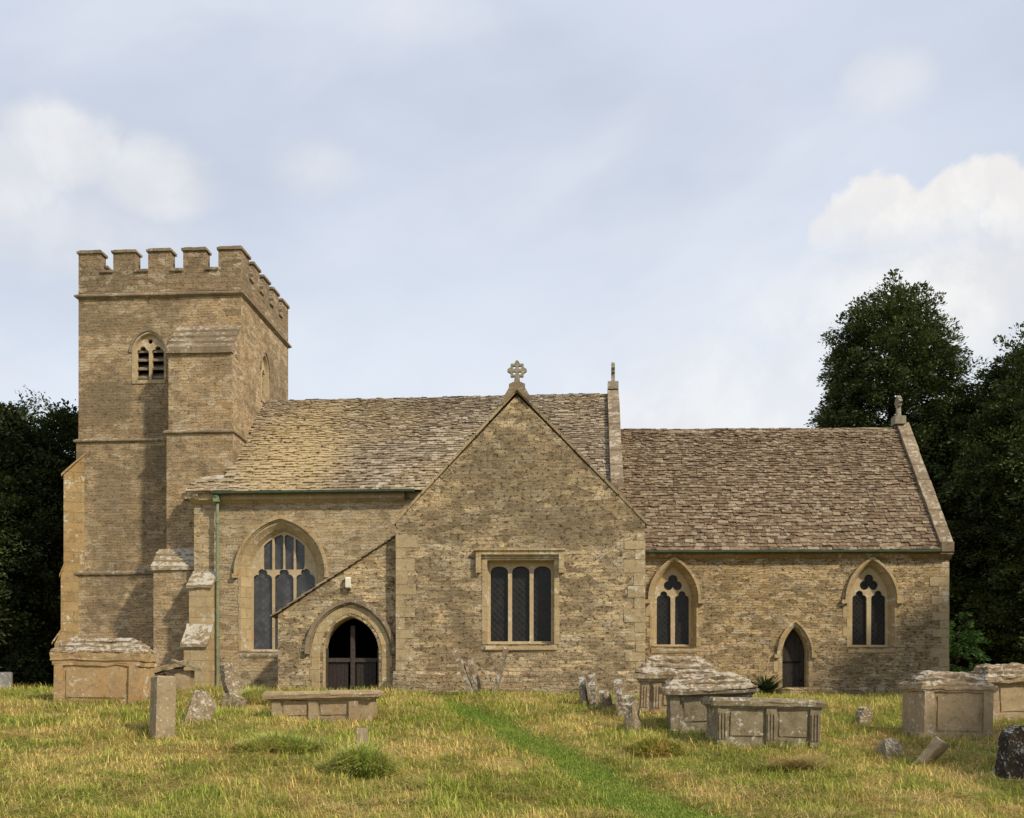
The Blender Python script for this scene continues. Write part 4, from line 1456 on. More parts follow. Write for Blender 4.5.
def west(s, d, z):
    return (tu0 + d, TV + TH + 0.003 + s * (Lv - 0.006) / Lv, z)


def parapet_mid(fn, L):
    def bx(m, s0, s1, d0, d1, z0, z1):
        P = [fn(s0, d0, z0), fn(s1, d0, z0), fn(s1, d1, z0), fn(s0, d1, z0), fn(s0, d0, z1), fn(s1, d0, z1), fn(s1, d1, z1), fn(s0, d1, z1)]
        m.add(P, [(0, 3, 2, 1), (4, 5, 6, 7), (0, 1, 5, 4), (1, 2, 6, 5), (2, 3, 7, 6), (3, 0, 4, 7)])
    n = 3
    gap = 0.40
    m0 = 0.42             # the corner merlons run on round the corner
    mw = (L - 2 * m0 - (n + 1) * gap) / n
    s = 0.0
    spans = [(0.0, m0)] + [(m0 + gap + k * (mw + gap), m0 + gap + k * (mw + gap) + mw) for k in range(n)] + [(L - m0, L)]
    for i, (s0, s1) in enumerate(spans):
        bx(mb, s0, s1, 0, TH, zp, z_mt - 0.10)
        cop = MB()
        cops.append(cop)
        bx(cop, s0 - (0.045 if i else -0.05), s1 + (0.045 if i < len(spans) - 1 else -0.05), -0.05, TH + 0.05, z_mt - 0.096, z_mt - 0.02)
        if i < len(spans) - 1:
            e_ = spans[i + 1][0]
            bx(mb, s1, e_, 0.003, TH - 0.003, zp, z_cr - 0.08)
            cop = MB()
            cops.append(cop)
            bx(cop, s1 + 0.003, e_ - 0.003, -0.05, TH + 0.04, z_cr - 0.078, z_cr)


parapet_mid(east, Lv)
parapet_mid(west, Lv)
mb.box((tu0 + TH, TV + TH, zp - 0.05), (tu1 - TH, TV + TDp - TH, zp + 0.02))
part('parapet', mb, M['render'], NF, tower)
for cop in cops:
    part('cap_stone', cop, M['coping'], NF, tower, cuts=2, rough=0.014, rs=4)


# belfry windows
def belfry(conv, holes_c, u0, u1, zb, zs, h):
    """conv maps (along, inward, z) to local coords"""
    def emit(mbs, name, mat, par):
        o = MB()
        o.add([conv(*p) for p in mbs.v], mbs.f)
        return part(name, o, mat, NF, par)
    mb = MB()
    mb.prism_v(arch_loop(u0, u1, zb - 0.06, zs, h, 0.10), -0.014, 0.03, [arch_loop(u0, u1, zb, zs, h, 0.04)])
    strip_between(mb, arch_loop(u0, u1, zb, zs, h, 0.04), -0.014, arch_loop(u0, u1, zb, zs, h, 0.0), 0.12)
    mb.box((u0 - 0.08, -0.03, zb - 0.12), (u1 + 0.08, 0.12, zb - 0.003))
    w = emit(mb, 'belfry_window', M['quoin'], church)
    mb = MB()
    lw = (u1 - u0 - 0.02 - 0.08) / 2
    la = [(u0 + 0.01, u0 + 0.01 + lw), (u1 - 0.01 - lw, u1 - 0.01)]
    hs = [cusped_light(a, b, zb + 0.02, zs - 0.02, 0.72) for a, b in la]
    cx = (u0 + u1) / 2
    hs.append([(cx + 0.075 * math.cos(2 * math.pi * k / 14), zs + h * 0.66 + 0.075 * math.sin(2 * math.pi * k / 14)) for k in range(14)])
    mb.prism_v(arch_loop(u0, u1, zb, zs, h, 0.01), 0.10, 0.22, hs)
    emit(mb, 'tracery', M['ashlar_pale'], w)
    mb = MB()
    for k in range(4):
        z = zb + 0.10 + k * 0.27
        m3 = MB()
        mb.add([(u0, 0.16, z - 0.02), (u1, 0.16, z - 0.02), (u1, 0.48, z + 0.2), (u0, 0.48, z + 0.2), (u0, 0.16, z + 0.03), (u1, 0.16, z + 0.03), (u1, 0.48, z + 0.25), (u0, 0.48, z + 0.25)],
               [(0, 3, 2, 1), (4, 5, 6, 7), (0, 1, 5, 4), (1, 2, 6, 5), (2, 3, 7, 6), (3, 0, 4, 7)])
    emit(mb, 'louvres', M['louvre'], w)
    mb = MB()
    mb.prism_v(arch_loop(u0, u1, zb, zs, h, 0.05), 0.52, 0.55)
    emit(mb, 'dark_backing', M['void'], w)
    mb = MB()
    o = arch_pts(u0, u1, zs, h, 0.165)
    i = arch_pts(u0, u1, zs, h, 0.105)
    mb.prism_v(o + list(reversed(i)), -0.05, 0.004)
    emit(mb, 'hood_mould', M['coping'], w)


belfry(lambda a, b, c: (a, TV + b, c), None, bu0, bu1, bzb, bzs, bh)
belfry(lambda a, b, c: (tu1 - b, a, c), None, ev0, ev1, ezb, bzs, bh)

# diagonal buttress on the south-west corner: three diminishing stages
cz1 = NF.px(70, 466, TV)[1]
DB = Frame(400, 30.4, 4.0)
corner = NF.w((tu0 + 0.30, TV + 0.26, 0))
DB.o = Vector((corner.x, corner.y, 0))
DB.th = R(4.0 + 66.0)
DB.U = Vector((math.cos(DB.th), -math.sin(DB.th), 0))
DB.V = Vector((math.sin(DB.th), math.cos(DB.th), 0))
zA1, zA2 = NF.px(70, 458, TV)[1], NF.px(62, 477, TV)[1]
zB1, zB2 = NF.px(62, 566, TV)[1], NF.px(60, 577, TV)[1]
zC1, zC2 = NF.px(58, 632, TV)[1], NF.px(54, 644, TV)[1]
mb = MB()
hw = 0.25
mb.prism_u([(0.3, ZB), (0.3, zA1 + 0.3), (-0.15, zA1 + 0.1), (-0.80, zA2), (-0.80, zB1), (-0.88, zB2), (-0.88, zC1), (-1.06, zC2), (-1.06, ZB)], -hw, hw)
db = part('buttress', mb, M['ashlar_orange'], DB)
mb = MB()
mb.prism_u([(0.1, zA1 + 0.215), (0.1, zA1 + 0.29), (-0.15, zA1 + 0.18), (-0.87, zA2 + 0.04), (-0.87, zA2 - 0.04), (-0.15, zA1 + 0.102)], -hw - 0.04, hw + 0.04)
part('weathering', mb, M['ashlar_orange'], DB, db, cuts=1, rough=0.012)
mb = MB()
mb.prism_u([(-0.78, zB1 + 0.01), (-0.78, zB1 + 0.08), (-0.92, zB2 + 0.04), (-0.92, zB2 - 0.04)], -hw - 0.04, hw + 0.04)
part('weathering', mb, M['ashlar_orange'], DB, db, cuts=1, rough=0.012)
mb = MB()
mb.prism_u([(-0.86, zC1 + 0.01), (-0.86, zC1 + 0.10), (-1.14, zC2 + 0.04), (-1.14, zC2 - 0.04)], -hw - 0.04, hw + 0.04)
part('weathering', mb, M['ashlar_orange'], DB, db, cuts=1, rough=0.012)


# ------------------------------------------------------------------ graves
def at(px, Y):
    X = (px - HX) / FPX * Y
    return X, Y, float(gz(np.array([X]), np.array([Y]))[0])


class Grave:
    def __init__(self, name, label, cat, px, Y, rotz=0.0, tilt=(0, 0), sink=0.0, group=None):
        x, y, z = at(px, Y)
        self.e = empty(name, (x, y, z - sink), label, cat, group)
        self.e.rotation_euler = (R(tilt[0]), R(tilt[1]), R(rotz))

    def add(self, name, mb, mat, parent=None, **kw):
        return make(name, mb, M[mat], parent or self.e, None, **kw)


def hip(mb, L, D, z0, h, rl, rd, mi=0):
    """hipped block: base LxD at z0, top rl x rd at z0+h"""
    mb.hexa([(-L / 2, -D / 2, z0), (L / 2, -D / 2, z0), (L / 2, D / 2, z0), (-L / 2, D / 2, z0)],
            [(-rl / 2, -rd / 2, z0 + h), (rl / 2, -rd / 2, z0 + h), (rl / 2, rd / 2, z0 + h), (-rl / 2, rd / 2, z0 + h)])


def chest_tomb(label, px, Y, L, D, H, rot=0.0, tilt=(0, 0), mat='tomb', lid='hip', lidmat='tomb_lid', pil=None, hiph=0.3, plinth=True, ledge=0.14, group='chest tombs in the churchyard', sink=0.08, ledge_mat=None, fluted=False, over=0.12, panel=True, taper=0.55):
    g = Grave('chest_tomb', label, 'tomb', px, Y, rot, tilt, sink, group)
    z0 = 0.0
    if plinth:
        mb = MB()
        mb.box((-L / 2 - 0.10, -D / 2 - 0.10, -0.25), (L / 2 + 0.10, D / 2 + 0.10, 0.12))
        g.add('plinth', mb, mat, cuts=2, rough=0.02)
    mb = MB()
    mb.box((-L / 2, -D / 2, -0.2), (L / 2, D / 2, H))
    chest = g.add('chest', mb, mat, cuts=3, rough=0.02)
    if panel:
        xs = pil if pil else [-L / 2 + 0.12, L / 2 - 0.12]
        for a, b in zip(xs[:-1], xs[1:]):
            a2, b2 = a + 0.13, b - 0.13
            if b2 - a2 < 0.08:
                continue
            mb = MB()
            mb.hexa([(a2, -D / 2 - 0.018, 0.16), (b2, -D / 2 - 0.018, 0.16), (b2, -D / 2 + 0.01, 0.16), (a2, -D / 2 + 0.01, 0.16)],
                    [(a2, -D / 2 - 0.018, H - 0.07), (b2, -D / 2 - 0.018, H - 0.07), (b2, -D / 2 + 0.01, H - 0.07), (a2, -D / 2 + 0.01, H - 0.07)])
            g.add('panel', mb, mat, chest, cuts=2, rough=0.008)
    for xp in (pil or [-L / 2 + 0.09, L / 2 - 0.09]):
        mb = MB()
        mb.box((xp - 0.085, -D / 2 - 0.045, 0.0), (xp + 0.085, -D / 2 - 0.0, H - 0.004))
        if fluted:
            for k in (-1, 0, 1):
                mb.box((xp + k * 0.05 - 0.014, -D / 2 - 0.062, 0.1), (xp + k * 0.05 + 0.014, -D / 2 - 0.04, H - 0.08))
        g.add('pilaster', mb, mat, chest, cuts=1, rough=0.006)
    # moulded ledge
    mb = MB()
    hip(mb, L + 0.06, D + 0.06, H, ledge * 0.4, L + over, D + over)
    hip(mb, L + over * 1.8, D + over * 1.8, H + ledge * 0.4, ledge * 0.6, L + over * 2.0, D + over * 2.0)
    g.add('ledge', mb, ledge_mat or mat, cuts=3, rough=0.028, rs=5)
    z1 = H + ledge
    mb = MB()
    if lid == 'hip':
        LL, DD = L + over * 1.6, D + over * 1.6
        n = 3
        for k in range(n):
            f0 = 1 - k * 0.27
            lk, dk, hk = LL - (1 - f0) * DD * 0.75, DD * f0, hiph / n
            ox, oy = random.uniform(-0.03, 0.03), random.uniform(-0.02, 0.02)
            m0_ = len(mb.v)
            hip(mb, lk, dk, z1 + hk * k, hk * 0.5, lk - 0.01, dk - 0.01)
            hip(mb, lk - 0.012, dk - 0.012, z1 + hk * (k + 0.5), hk * 0.52, lk - DD * 0.20, dk - DD * 0.2)
            mb.v[m0_:] = [(a_ + ox, b_ + oy, c_) for a_, b_, c_ in mb.v[m0_:]]
        g.add('lid', mb, lidmat, cuts=3, rough=0.05, rs=6)
    else:
        hip(mb, L + over * 1.9, D + over * 1.9, z1 - 0.01, 0.06, L + over * 1.4, D + over * 1.4)
        g.add('lid', mb, lidmat, cuts=3, rough=0.02, rs=5)
    return g


def headstone(label, px, Y, w, h, t, rot=0.0, tilt=(0, 0), mat='stone_lichen', shape='round', sink=0.12, name='headstone', cat='headstone', group='old headstones in the churchyard', rough=0.02, broken=0.0):
    x, y, z = at(px, Y)
    pts = [(-w / 2, -0.25), (w / 2, -0.25)]
    if shape == 'round':
        pts += [(w / 2 - w / 2 * (1 - math.cos(a)), h - w * 0.42 + w * 0.42 * math.sin(a)) for a in [math.pi * k / 14 for k in range(15)]]
    elif shape == 'shoulder':
        pts += [(w / 2, h * 0.78), (w * 0.36, h * 0.80), (w * 0.30, h * 0.88)] + [(w * 0.27 * math.cos(a), h * 0.88 + w * 0.24 * math.sin(a)) for a in [math.pi * k / 10 for k in range(11)]] + [(-w * 0.30, h * 0.88), (-w * 0.36, h * 0.80), (-w / 2, h * 0.78)]
    elif shape == 'square':
        pts += [(w / 2, h - 0.02), (w / 2 - 0.02, h), (-w / 2 + 0.02, h), (-w / 2, h - 0.02)]
    elif shape == 'broken':
        pts += [(w / 2, h * 0.72), (w * 0.2, h * 0.85), (w * 0.05, h * 0.95), (-w * 0.25, h), (-w / 2, h * 0.9)]
    elif shape == 'shard':
        pts += [(w / 2, h * 0.6), (w * 0.30, h * 0.93), (w * 0.12, h), (-w * 0.2, h * 0.96), (-w / 2, h * 0.55)]
    mb = MB()
    mb.prism_v(pts, -t / 2, t / 2)
    o = make(name, mb, M[mat], None, None, cuts=3, rough=rough, rs=6)
    o.location = (x, y, z - sink)
    o.rotation_euler = (R(tilt[0]), R(tilt[1]), R(rot))
    return tag(o, label, cat, group)


# left big chest tomb
chest_tomb('large warm brown chest tomb with lichened hipped lid at the foot of the tower', 105, 21.6, 1.72, 0.85, 0.80, rot=-3, tilt=(0, 0.9), mat='tomb_warm', hiph=0.30, ledge=0.26, plinth=False, sink=0.05, over=0.065)
# small ruined table tomb behind the pillar
g = Grave('table_tomb', 'small ruined table tomb with a broken tilted slab beside the tower buttress', 'tomb', 178, 24.5, 10)
mb = MB()
mb.box((-0.05, -0.25, -0.2), (0.33, 0.3, 0.50))
g.add('pedestal', mb, 'tomb', cuts=2, rough=0.03)
mb = MB()
mb.hexa([(-0.55, -0.4, 0.42), (0.2, -0.4, 0.62), (0.2, 0.4, 0.62), (-0.55, 0.4, 0.42)], [(-0.55, -0.4, 0.52), (0.2, -0.4, 0.74), (0.2, 0.4, 0.74), (-0.55, 0.4, 0.52)])
g.add('slab', mb, 'tomb_lid', cuts=3, rough=0.035)
mb = MB()
mb.hexa([(-0.1, -0.42, 0.72), (0.48, -0.42, 0.50), (0.48, 0.4, 0.50), (-0.1, 0.4, 0.72)], [(-0.1, -0.42, 0.76), (0.48, -0.42, 0.56), (0.48, 0.4, 0.56), (-0.1, 0.4, 0.76)])
g.add('slab_fragment', mb, 'tomb_grey', cuts=2, rough=0.02)
mb = MB()
mb.box((-0.5, -0.2, -0.2), (-0.3, 0.25, 0.42))
g.add('side_block', mb, 'tomb', cuts=2, rough=0.03)
# square pillar
mb = MB()
mb.box((-0.155, -0.155, -0.3), (0.155, 0.155, 0.98))
mb.hexa([(-0.155, -0.155, 0.9801), (0.155, -0.155, 0.9801), (0.155, 0.155, 0.9801), (-0.155, 0.155, 0.9801)], [(-0.125, -0.125, 1.01), (0.125, -0.125, 1.01), (0.125, 0.125, 1.01), (-0.125, 0.125, 1.01)])
o = make('stone_pillar', mb, M['stone_plain'], None, None, cuts=3, rough=0.008, rs=6)
o.location = at(162, 17.2)
o.rotation_euler = (0, R(1.5), R(37))
tag(o, 'square plain brown stone grave pillar standing in the grass before the large chest tomb', 'grave pillar')
headstone('pale lichened headstone leaning right in the grass just right of the square pillar', 196, 18.4, 0.42, 0.62, 0.13, 24, (-18, 22), shape='broken', sink=0.05)
headstone('tall narrow lichened headstone leaning left under the nave window', 239, 22.6, 0.42, 0.88, 0.14, 55, (-8, -20), shape='shard', sink=0.05)
headstone('low stump of headstone with a white lichened top under the nave window', 234, 21.0, 0.44, 0.30, 0.28, 5, (0, 4), shape='broken', sink=0.05, rough=0.035)
# flat slab tomb before the porch
chest_tomb('low flat topped chest tomb in front of the porch doorway', 325, 19.6, 1.82, 0.8, 0.42, rot=-2, tilt=(0, -0.8), mat='tomb', lid='flat', lidmat='tomb', plinth=False, pil=[-0.80, -0.12, 0.62], ledge=0.12, sink=0.1, over=0.13)
# little post and grass tussock
mb = MB()
mb.box((-0.08, -0.06, -0.3), (0.08, 0.06, 0.46))
o = make('foot_stone', mb, M['stone_plain'], None, None, cuts=2, rough=0.006)
o.location = at(361, 15.4)
o.rotation_euler = (0, R(2), R(12))
tag(o, 'small upright grey stone post behind a green grass tussock', 'footstone')
# leaning slabs by the transept
headstone('thin headstone leaning left against the transept plinth, leftmost of the leaning trio', 474, 24.6, 0.5, 1.25, 0.10, 86, (-22, 0), mat='stone_lichen', shape='shoulder', sink=0.08)
headstone('lichened headstone leaning left, middle of the trio before the transept window', 479, 24.8, 0.45, 0.95, 0.13, 82, (-12, 0), shape='round', sink=0.08)
headstone('thin headstone leaning right under the transept window, rightmost of the trio', 493, 24.4, 0.5, 1.2, 0.09, 86, (15, 0), mat='stone_lichen', shape='square', sink=0.08)
# row of headstones seen nearly edge-on
headstone('white lichened headstone leaning right, at the left end of the row by the transept corner', 585, 22.0, 0.55, 0.62, 0.12, 80, (-6, 8), shape='round', sink=0.05)
headstone('brown headstone with a pale edge, second in the row by the transept corner', 595, 21.8, 0.6, 0.62, 0.13, 78, (-4, -6), shape='shoulder', sink=0.05)
headstone('low broken headstone with white lichened shoulder in the middle of the row', 608, 21.2, 0.42, 0.48, 0.13, 70, (-8, -10), shape='broken', sink=0.05)
headstone('broad dark headstone with a whitened rim, next to the fluted tomb', 624, 20.4, 0.6, 0.76, 0.14, 74, (-6, -9), shape='round', sink=0.05)
headstone('nearest headstone of the row, narrow with a white scalloped top', 634, 18.6, 0.42, 0.70, 0.17, 66, (-6, -4), shape='shoulder', sink=0.05, rough=0.03)
# the three tombs right of the transept
chest_tomb('tall chest tomb with fluted pilasters and lichened stepped lid before the left chancel window', 674, 21.0, 1.36, 0.95, 0.60, rot=-6, tilt=(0, 1.6), mat='tomb', hiph=0.36, ledge=0.16, plinth=False, pil=[-0.6, -0.36, 0.6], fluted=True, sink=0.0, over=0.15)
chest_tomb('streaked chest tomb with a long hipped stone lid behind the flat topped grey tomb', 709, 18.8, 1.42, 0.85, 0.60, rot=-5, tilt=(1, -1.8), mat='tomb_grey', hiph=0.27, ledge=0.10, plinth=False, sink=0.0, over=0.13)
chest_tomb('flat topped grey chest tomb with pilasters, nearest of the three beside the path', 761, 17.3, 1.66, 0.75, 0.60, rot=2, tilt=(0, 1.3), mat='tomb_grey', lid='flat', lidmat='tomb_grey', plinth=False, pil=[-0.74, 0.05, 0.76], ledge=0.11, fluted=True, sink=0.03, over=0.09)
# right-hand tombs
chest_tomb('broad chest tomb with lichened hipped lid in tree shade right of the chancel', 946, 18.3, 1.22, 0.8, 0.82, rot=4, tilt=(0, 1.0), mat='tomb', hiph=0.24, ledge=0.10, sink=0.03, over=0.06)
chest_tomb('chest tomb with mossy hipped lid behind the shaded one at the right edge', 1002, 20.8, 1.06, 0.85, 0.68, rot=6, tilt=(0, -1.5), mat='tomb', hiph=0.30, ledge=0.10, sink=0.0, over=0.12)
headstone('small lichen topped stump of stone alone on the grass before the chancel wall', 863, 19.8, 0.28, 0.38, 0.16, 20, (0, 3), shape='shoulder', sink=0.05, rough=0.03)
headstone('small rounded headstone fallen back in the grass left of the shaded chest tomb', 892, 16.6, 0.40, 0.30, 0.16, 20, (-30, 18), shape='round', sink=0.05)
headstone('mossy slab with reddish edge leaning right before the shaded chest tomb', 921, 15.8, 0.42, 0.50, 0.12, 55, (36, 12), mat='stone_plain', shape='square', sink=0.07)
headstone('black headstone spotted with white lichen at the right edge', 1020, 14.6, 0.72, 0.78, 0.2, 15, (-4, 12), mat='stone_dark', shape='round', sink=0.05, rough=0.03)
headstone('small plain grey headstone in front of the dark yews at the left edge', 3, 26, 0.42, 0.52, 0.1, 8, (0, 0), mat='stone_bluegrey', shape='square', sink=0.05)


# ------------------------------------------------------------------ vegetation
def blades(base, length, width, yaw, lean, bend, jitter=None):
    """two-segment grass blades as numpy arrays: 5 vertices each"""
    n = len(base)
    dx, dy = np.cos(yaw), np.sin(yaw)
    sx, sy = -dy, dx
    l1 = length * 0.55
    l2 = length * 0.45
    h1 = np.stack([dx * np.sin(lean) * l1, dy * np.sin(lean) * l1, np.cos(lean) * l1], -1)
    a2 = np.clip(lean + bend, 0, 1.75)
    h2 = np.stack([dx * np.sin(a2) * l2, dy * np.sin(a2) * l2, np.cos(a2) * l2], -1)
    side = np.stack([sx, sy, np.zeros(n)], -1) * (width / 2)[:, None]
    v = np.stack([base - side, base + side, base + h1 + side * 0.8, base + h1 - side * 0.8, base + h1 + h2], 1).reshape(-1, 3)
    o = (np.arange(n) * 5)[:, None]
    quads = o + np.array([0, 1, 2, 3])[None]
    tris = o + np.array([3, 2, 4])[None]
    loops = np.concatenate([np.concatenate([quads, tris], 1)], 1).ravel()
    sizes = np.tile([4, 3], n)
    return v, loops, sizes


def scatter(n, y0, y1, spread=0.60, pad=1.5):
    t = rng.random(n)
    # density falls with distance so that it stays even in the picture
    Y = y0 * (y1 / y0) ** (t ** 0.85)
    X = (rng.random(n) * 2 - 1) * (Y * spread + pad)
    return X, Y


X, Y = scatter(560000, 9.0, 31.5)
keep = path_off(X, Y) > path_half(Y) * (0.62 + 0.8 * vnoise(X * 3, Y * 3, 8) + rng.normal(0, 0.18, len(X)))
X, Y = X[keep], Y[keep]
tuft = vnoise(X * 1.6, Y * 1.6, 5) * 0.55 + vnoise(X * 4.3, Y * 4.3, 6) * 0.45
clump = vnoise(X * 6.5, Y * 6.5, 15) * 0.6 + vnoise(X * 14.0, Y * 14.0, 16) * 0.4
keep = rng.random(len(X)) < 0.25 + 1.6 * np.clip(clump - 0.25, 0, 1)
X, Y, tuft, clump = X[keep], Y[keep], tuft[keep], clump[keep]
Z = gz(X, Y) - 0.01
L = (0.05 + 0.20 * tuft ** 1.7 + 0.05 * clump) * rng.uniform(0.6, 1.4, len(X)) * np.interp(Y, [9, 14, 30], [0.85, 1.0, 1.25])
W = rng.uniform(0.005, 0.0125, len(X)) * np.interp(Y, [9, 30], [0.85, 1.5])
flow = vnoise(X * 0.8, Y * 0.8, 7) * 9.0
yaw = flow + rng.normal(0, 1.7, len(X))
lean = np.clip(np.abs(rng.normal(0.95, 0.5, len(X))), 0, 1.5)
bend = rng.uniform(0.2, 1.1, len(X))
v, lo, sz = blades(np.stack([X, Y, Z], -1), L, W, yaw, lean, bend)
gr = np_mesh('grass', v, lo, sz, M['grass'])
# flattened dead stems lying through it in swathes
Xd, Yd = scatter(90000, 9.0, 27.0)
sw = vnoise(Xd * 0.9, Yd * 0.9, 31) * 0.6 + vnoise(Xd * 2.7, Yd * 2.7, 32) * 0.4
kd = (rng.random(len(Xd)) < np.clip((sw - 0.46) * 5, 0, 1)) & (path_off(Xd, Yd) > path_half(Yd) * 1.05)
Xd, Yd = Xd[kd], Yd[kd]
fl = vnoise(Xd * 0.6, Yd * 0.6, 33) * 9
v, lo, sz = blades(np.stack([Xd, Yd, gz(Xd, Yd) + rng.uniform(0.01, 0.09, len(Xd))], -1), rng.uniform(0.12, 0.34, len(Xd)), rng.uniform(0.005, 0.011, len(Xd)), fl + rng.normal(0, 0.6, len(Xd)), rng.uniform(1.2, 1.6, len(Xd)), rng.uniform(0.0, 0.3, len(Xd)))
dg = np_mesh('dead_grass', v, lo, sz, M['straw'])
tag(dg, 'pale flattened dead grass lying in swathes over the churchyard turf', 'dead grass', kind='stuff')
tag(gr, 'rough uncut straw and green grass covering the churchyard', 'grass', kind='stuff')

n = 95000
Yp = 8.5 * (25 / 8.5) ** (rng.random(n) ** 0.8)
pc = np.interp(Yp, PATH_Y, PATH_X)
Xp = pc + np.clip(rng.normal(0, 0.62, n), -1.5, 1.5) * path_half(Yp)
v, lo, sz = blades(np.stack([Xp, Yp, gz(Xp, Yp) - 0.005], -1), rng.uniform(0.03, 0.075, n), rng.uniform(0.006, 0.012, n), rng.uniform(0, 6.28, n), np.abs(rng.normal(0.4, 0.3, n)), rng.uniform(0.1, 0.8, n))
gp = np_mesh('path_grass', v, lo, sz, M['grass_path'])
tag(gp, 'short bright green mown grass growing on the path', 'grass', kind='stuff')


def tussock(label, px, Y, rad, h, n, mat='tuft', group='grass tussocks', seed=0):
    x, y, z = at(px, Y)
    rg = np.random.default_rng(seed + 100)
    a = rg.uniform(0, 6.283, n)
    rr = np.sqrt(rg.random(n))
    lob = 1 + 0.22 * np.sin(2 * a + seed) + 0.16 * np.sin(3 * a + 2 * seed) + rg.normal(0, 0.12, n)
    bx, by = rr * np.cos(a) * rad * lob, rr * np.sin(a) * rad * 0.8 * lob
    dome = np.sqrt(np.clip(1 - rr * rr, 0, 1))
    bz = dome * h * 0.55 - 0.03
    base = np.stack([bx, by, bz], -1)
    Ln = h * rg.uniform(0.3, 1.0, n) * rg.uniform(0.5, 1.2, n)
    lean = np.clip(rr * 1.0 + rg.normal(0.1, 0.25, n), 0, 1.5)
    v, lo, sz = blades(base, Ln, rg.uniform(0.007, 0.013, n), a + rg.normal(0, 0.6, n), lean, rg.uniform(0.3, 1.2, n))
    o = np_mesh('grass_tussock', v, lo, sz, M[mat])
    o.location = (x, y, z)
    return tag(o, label, 'grass tussock', group)


tussock('wide low green grass tussock left of the stone post', 277, 15.9, 0.50, 0.27, 4200, seed=1)
tussock('domed green grass tussock just in front of the small stone post', 362, 14.4, 0.36, 0.40, 4200, seed=2)
tussock('green grass tuft growing round the foot of the leaning headstone under the nave window', 255, 21.6, 0.4, 0.32, 2600, seed=3)
tussock('straw topped grass tussock beside the mown path', 655, 16.0, 0.42, 0.26, 3000, mat='grass', seed=4)


def straw_heap(label, px, Y, seed):
    x, y, z = at(px, Y)
    rg = np.random.default_rng(seed)
    n = 500
    base = np.stack([rg.normal(0, 0.22, n), rg.normal(0, 0.12, n), rg.uniform(0.0, 0.14, n)], -1)
    v, lo, sz = blades(base, rg.uniform(0.25, 0.6, n), rg.uniform(0.006, 0.01, n), rg.choice([0.2, 3.3], n) + rg.normal(0, 0.4, n), rg.uniform(1.1, 1.5, n), rg.uniform(0.0, 0.3, n))
    o = np_mesh('straw_heap', v, lo, sz, M['straw'])
    o.location = (x, y, z)
    return tag(o, label, 'straw')


straw_heap('wisp of pale cut straw lying on the grass in front of the flat grey tomb', 795, 14.9, 3)


def fern(label, px, Y, h, n, seed, mat='fern', cat='plant', name='fern'):
    x, y, z = at(px, Y)
    rg = np.random.default_rng(seed)
    vs, lo, sz = [], [], []
    for k in range(n):
        a = rg.uniform(0, 6.283)
        L = h * rg.uniform(0.7, 1.25)
        le = rg.uniform(0.15, 1.0)
        pts = []
        for i in range(9):
            t = i / 8
            ang = le + t * 0.9
            pts.append((L * t * math.sin(le + t * 0.35) * math.cos(a), L * t * math.sin(le + t * 0.35) * math.sin(a), L * t * math.cos(le + t * 0.45)))
        for i in range(8):
            for s in (-1, 1):
                p = np.array(pts[i])
                q = np.array(pts[i + 1])
                d = np.array([-math.sin(a), math.cos(a), -0.25]) * s * 0.03 * L * 2 * (1 - i / 9) ** 0.8
                o = len(vs)
                vs += [p, q, q + d * 0.7, p + d]
                lo += [o, o + 1, o + 2, o + 3]
                sz.append(4)
    o = np_mesh(name, np.array(vs), np.array(lo), np.array(sz), M[mat])
    o.location = (x, y, z)
    return tag(o, label, cat)


fern('dark green spiky fern growing against the chancel wall left of the narrow door', 766, 28.4, 0.66, 300, 5)


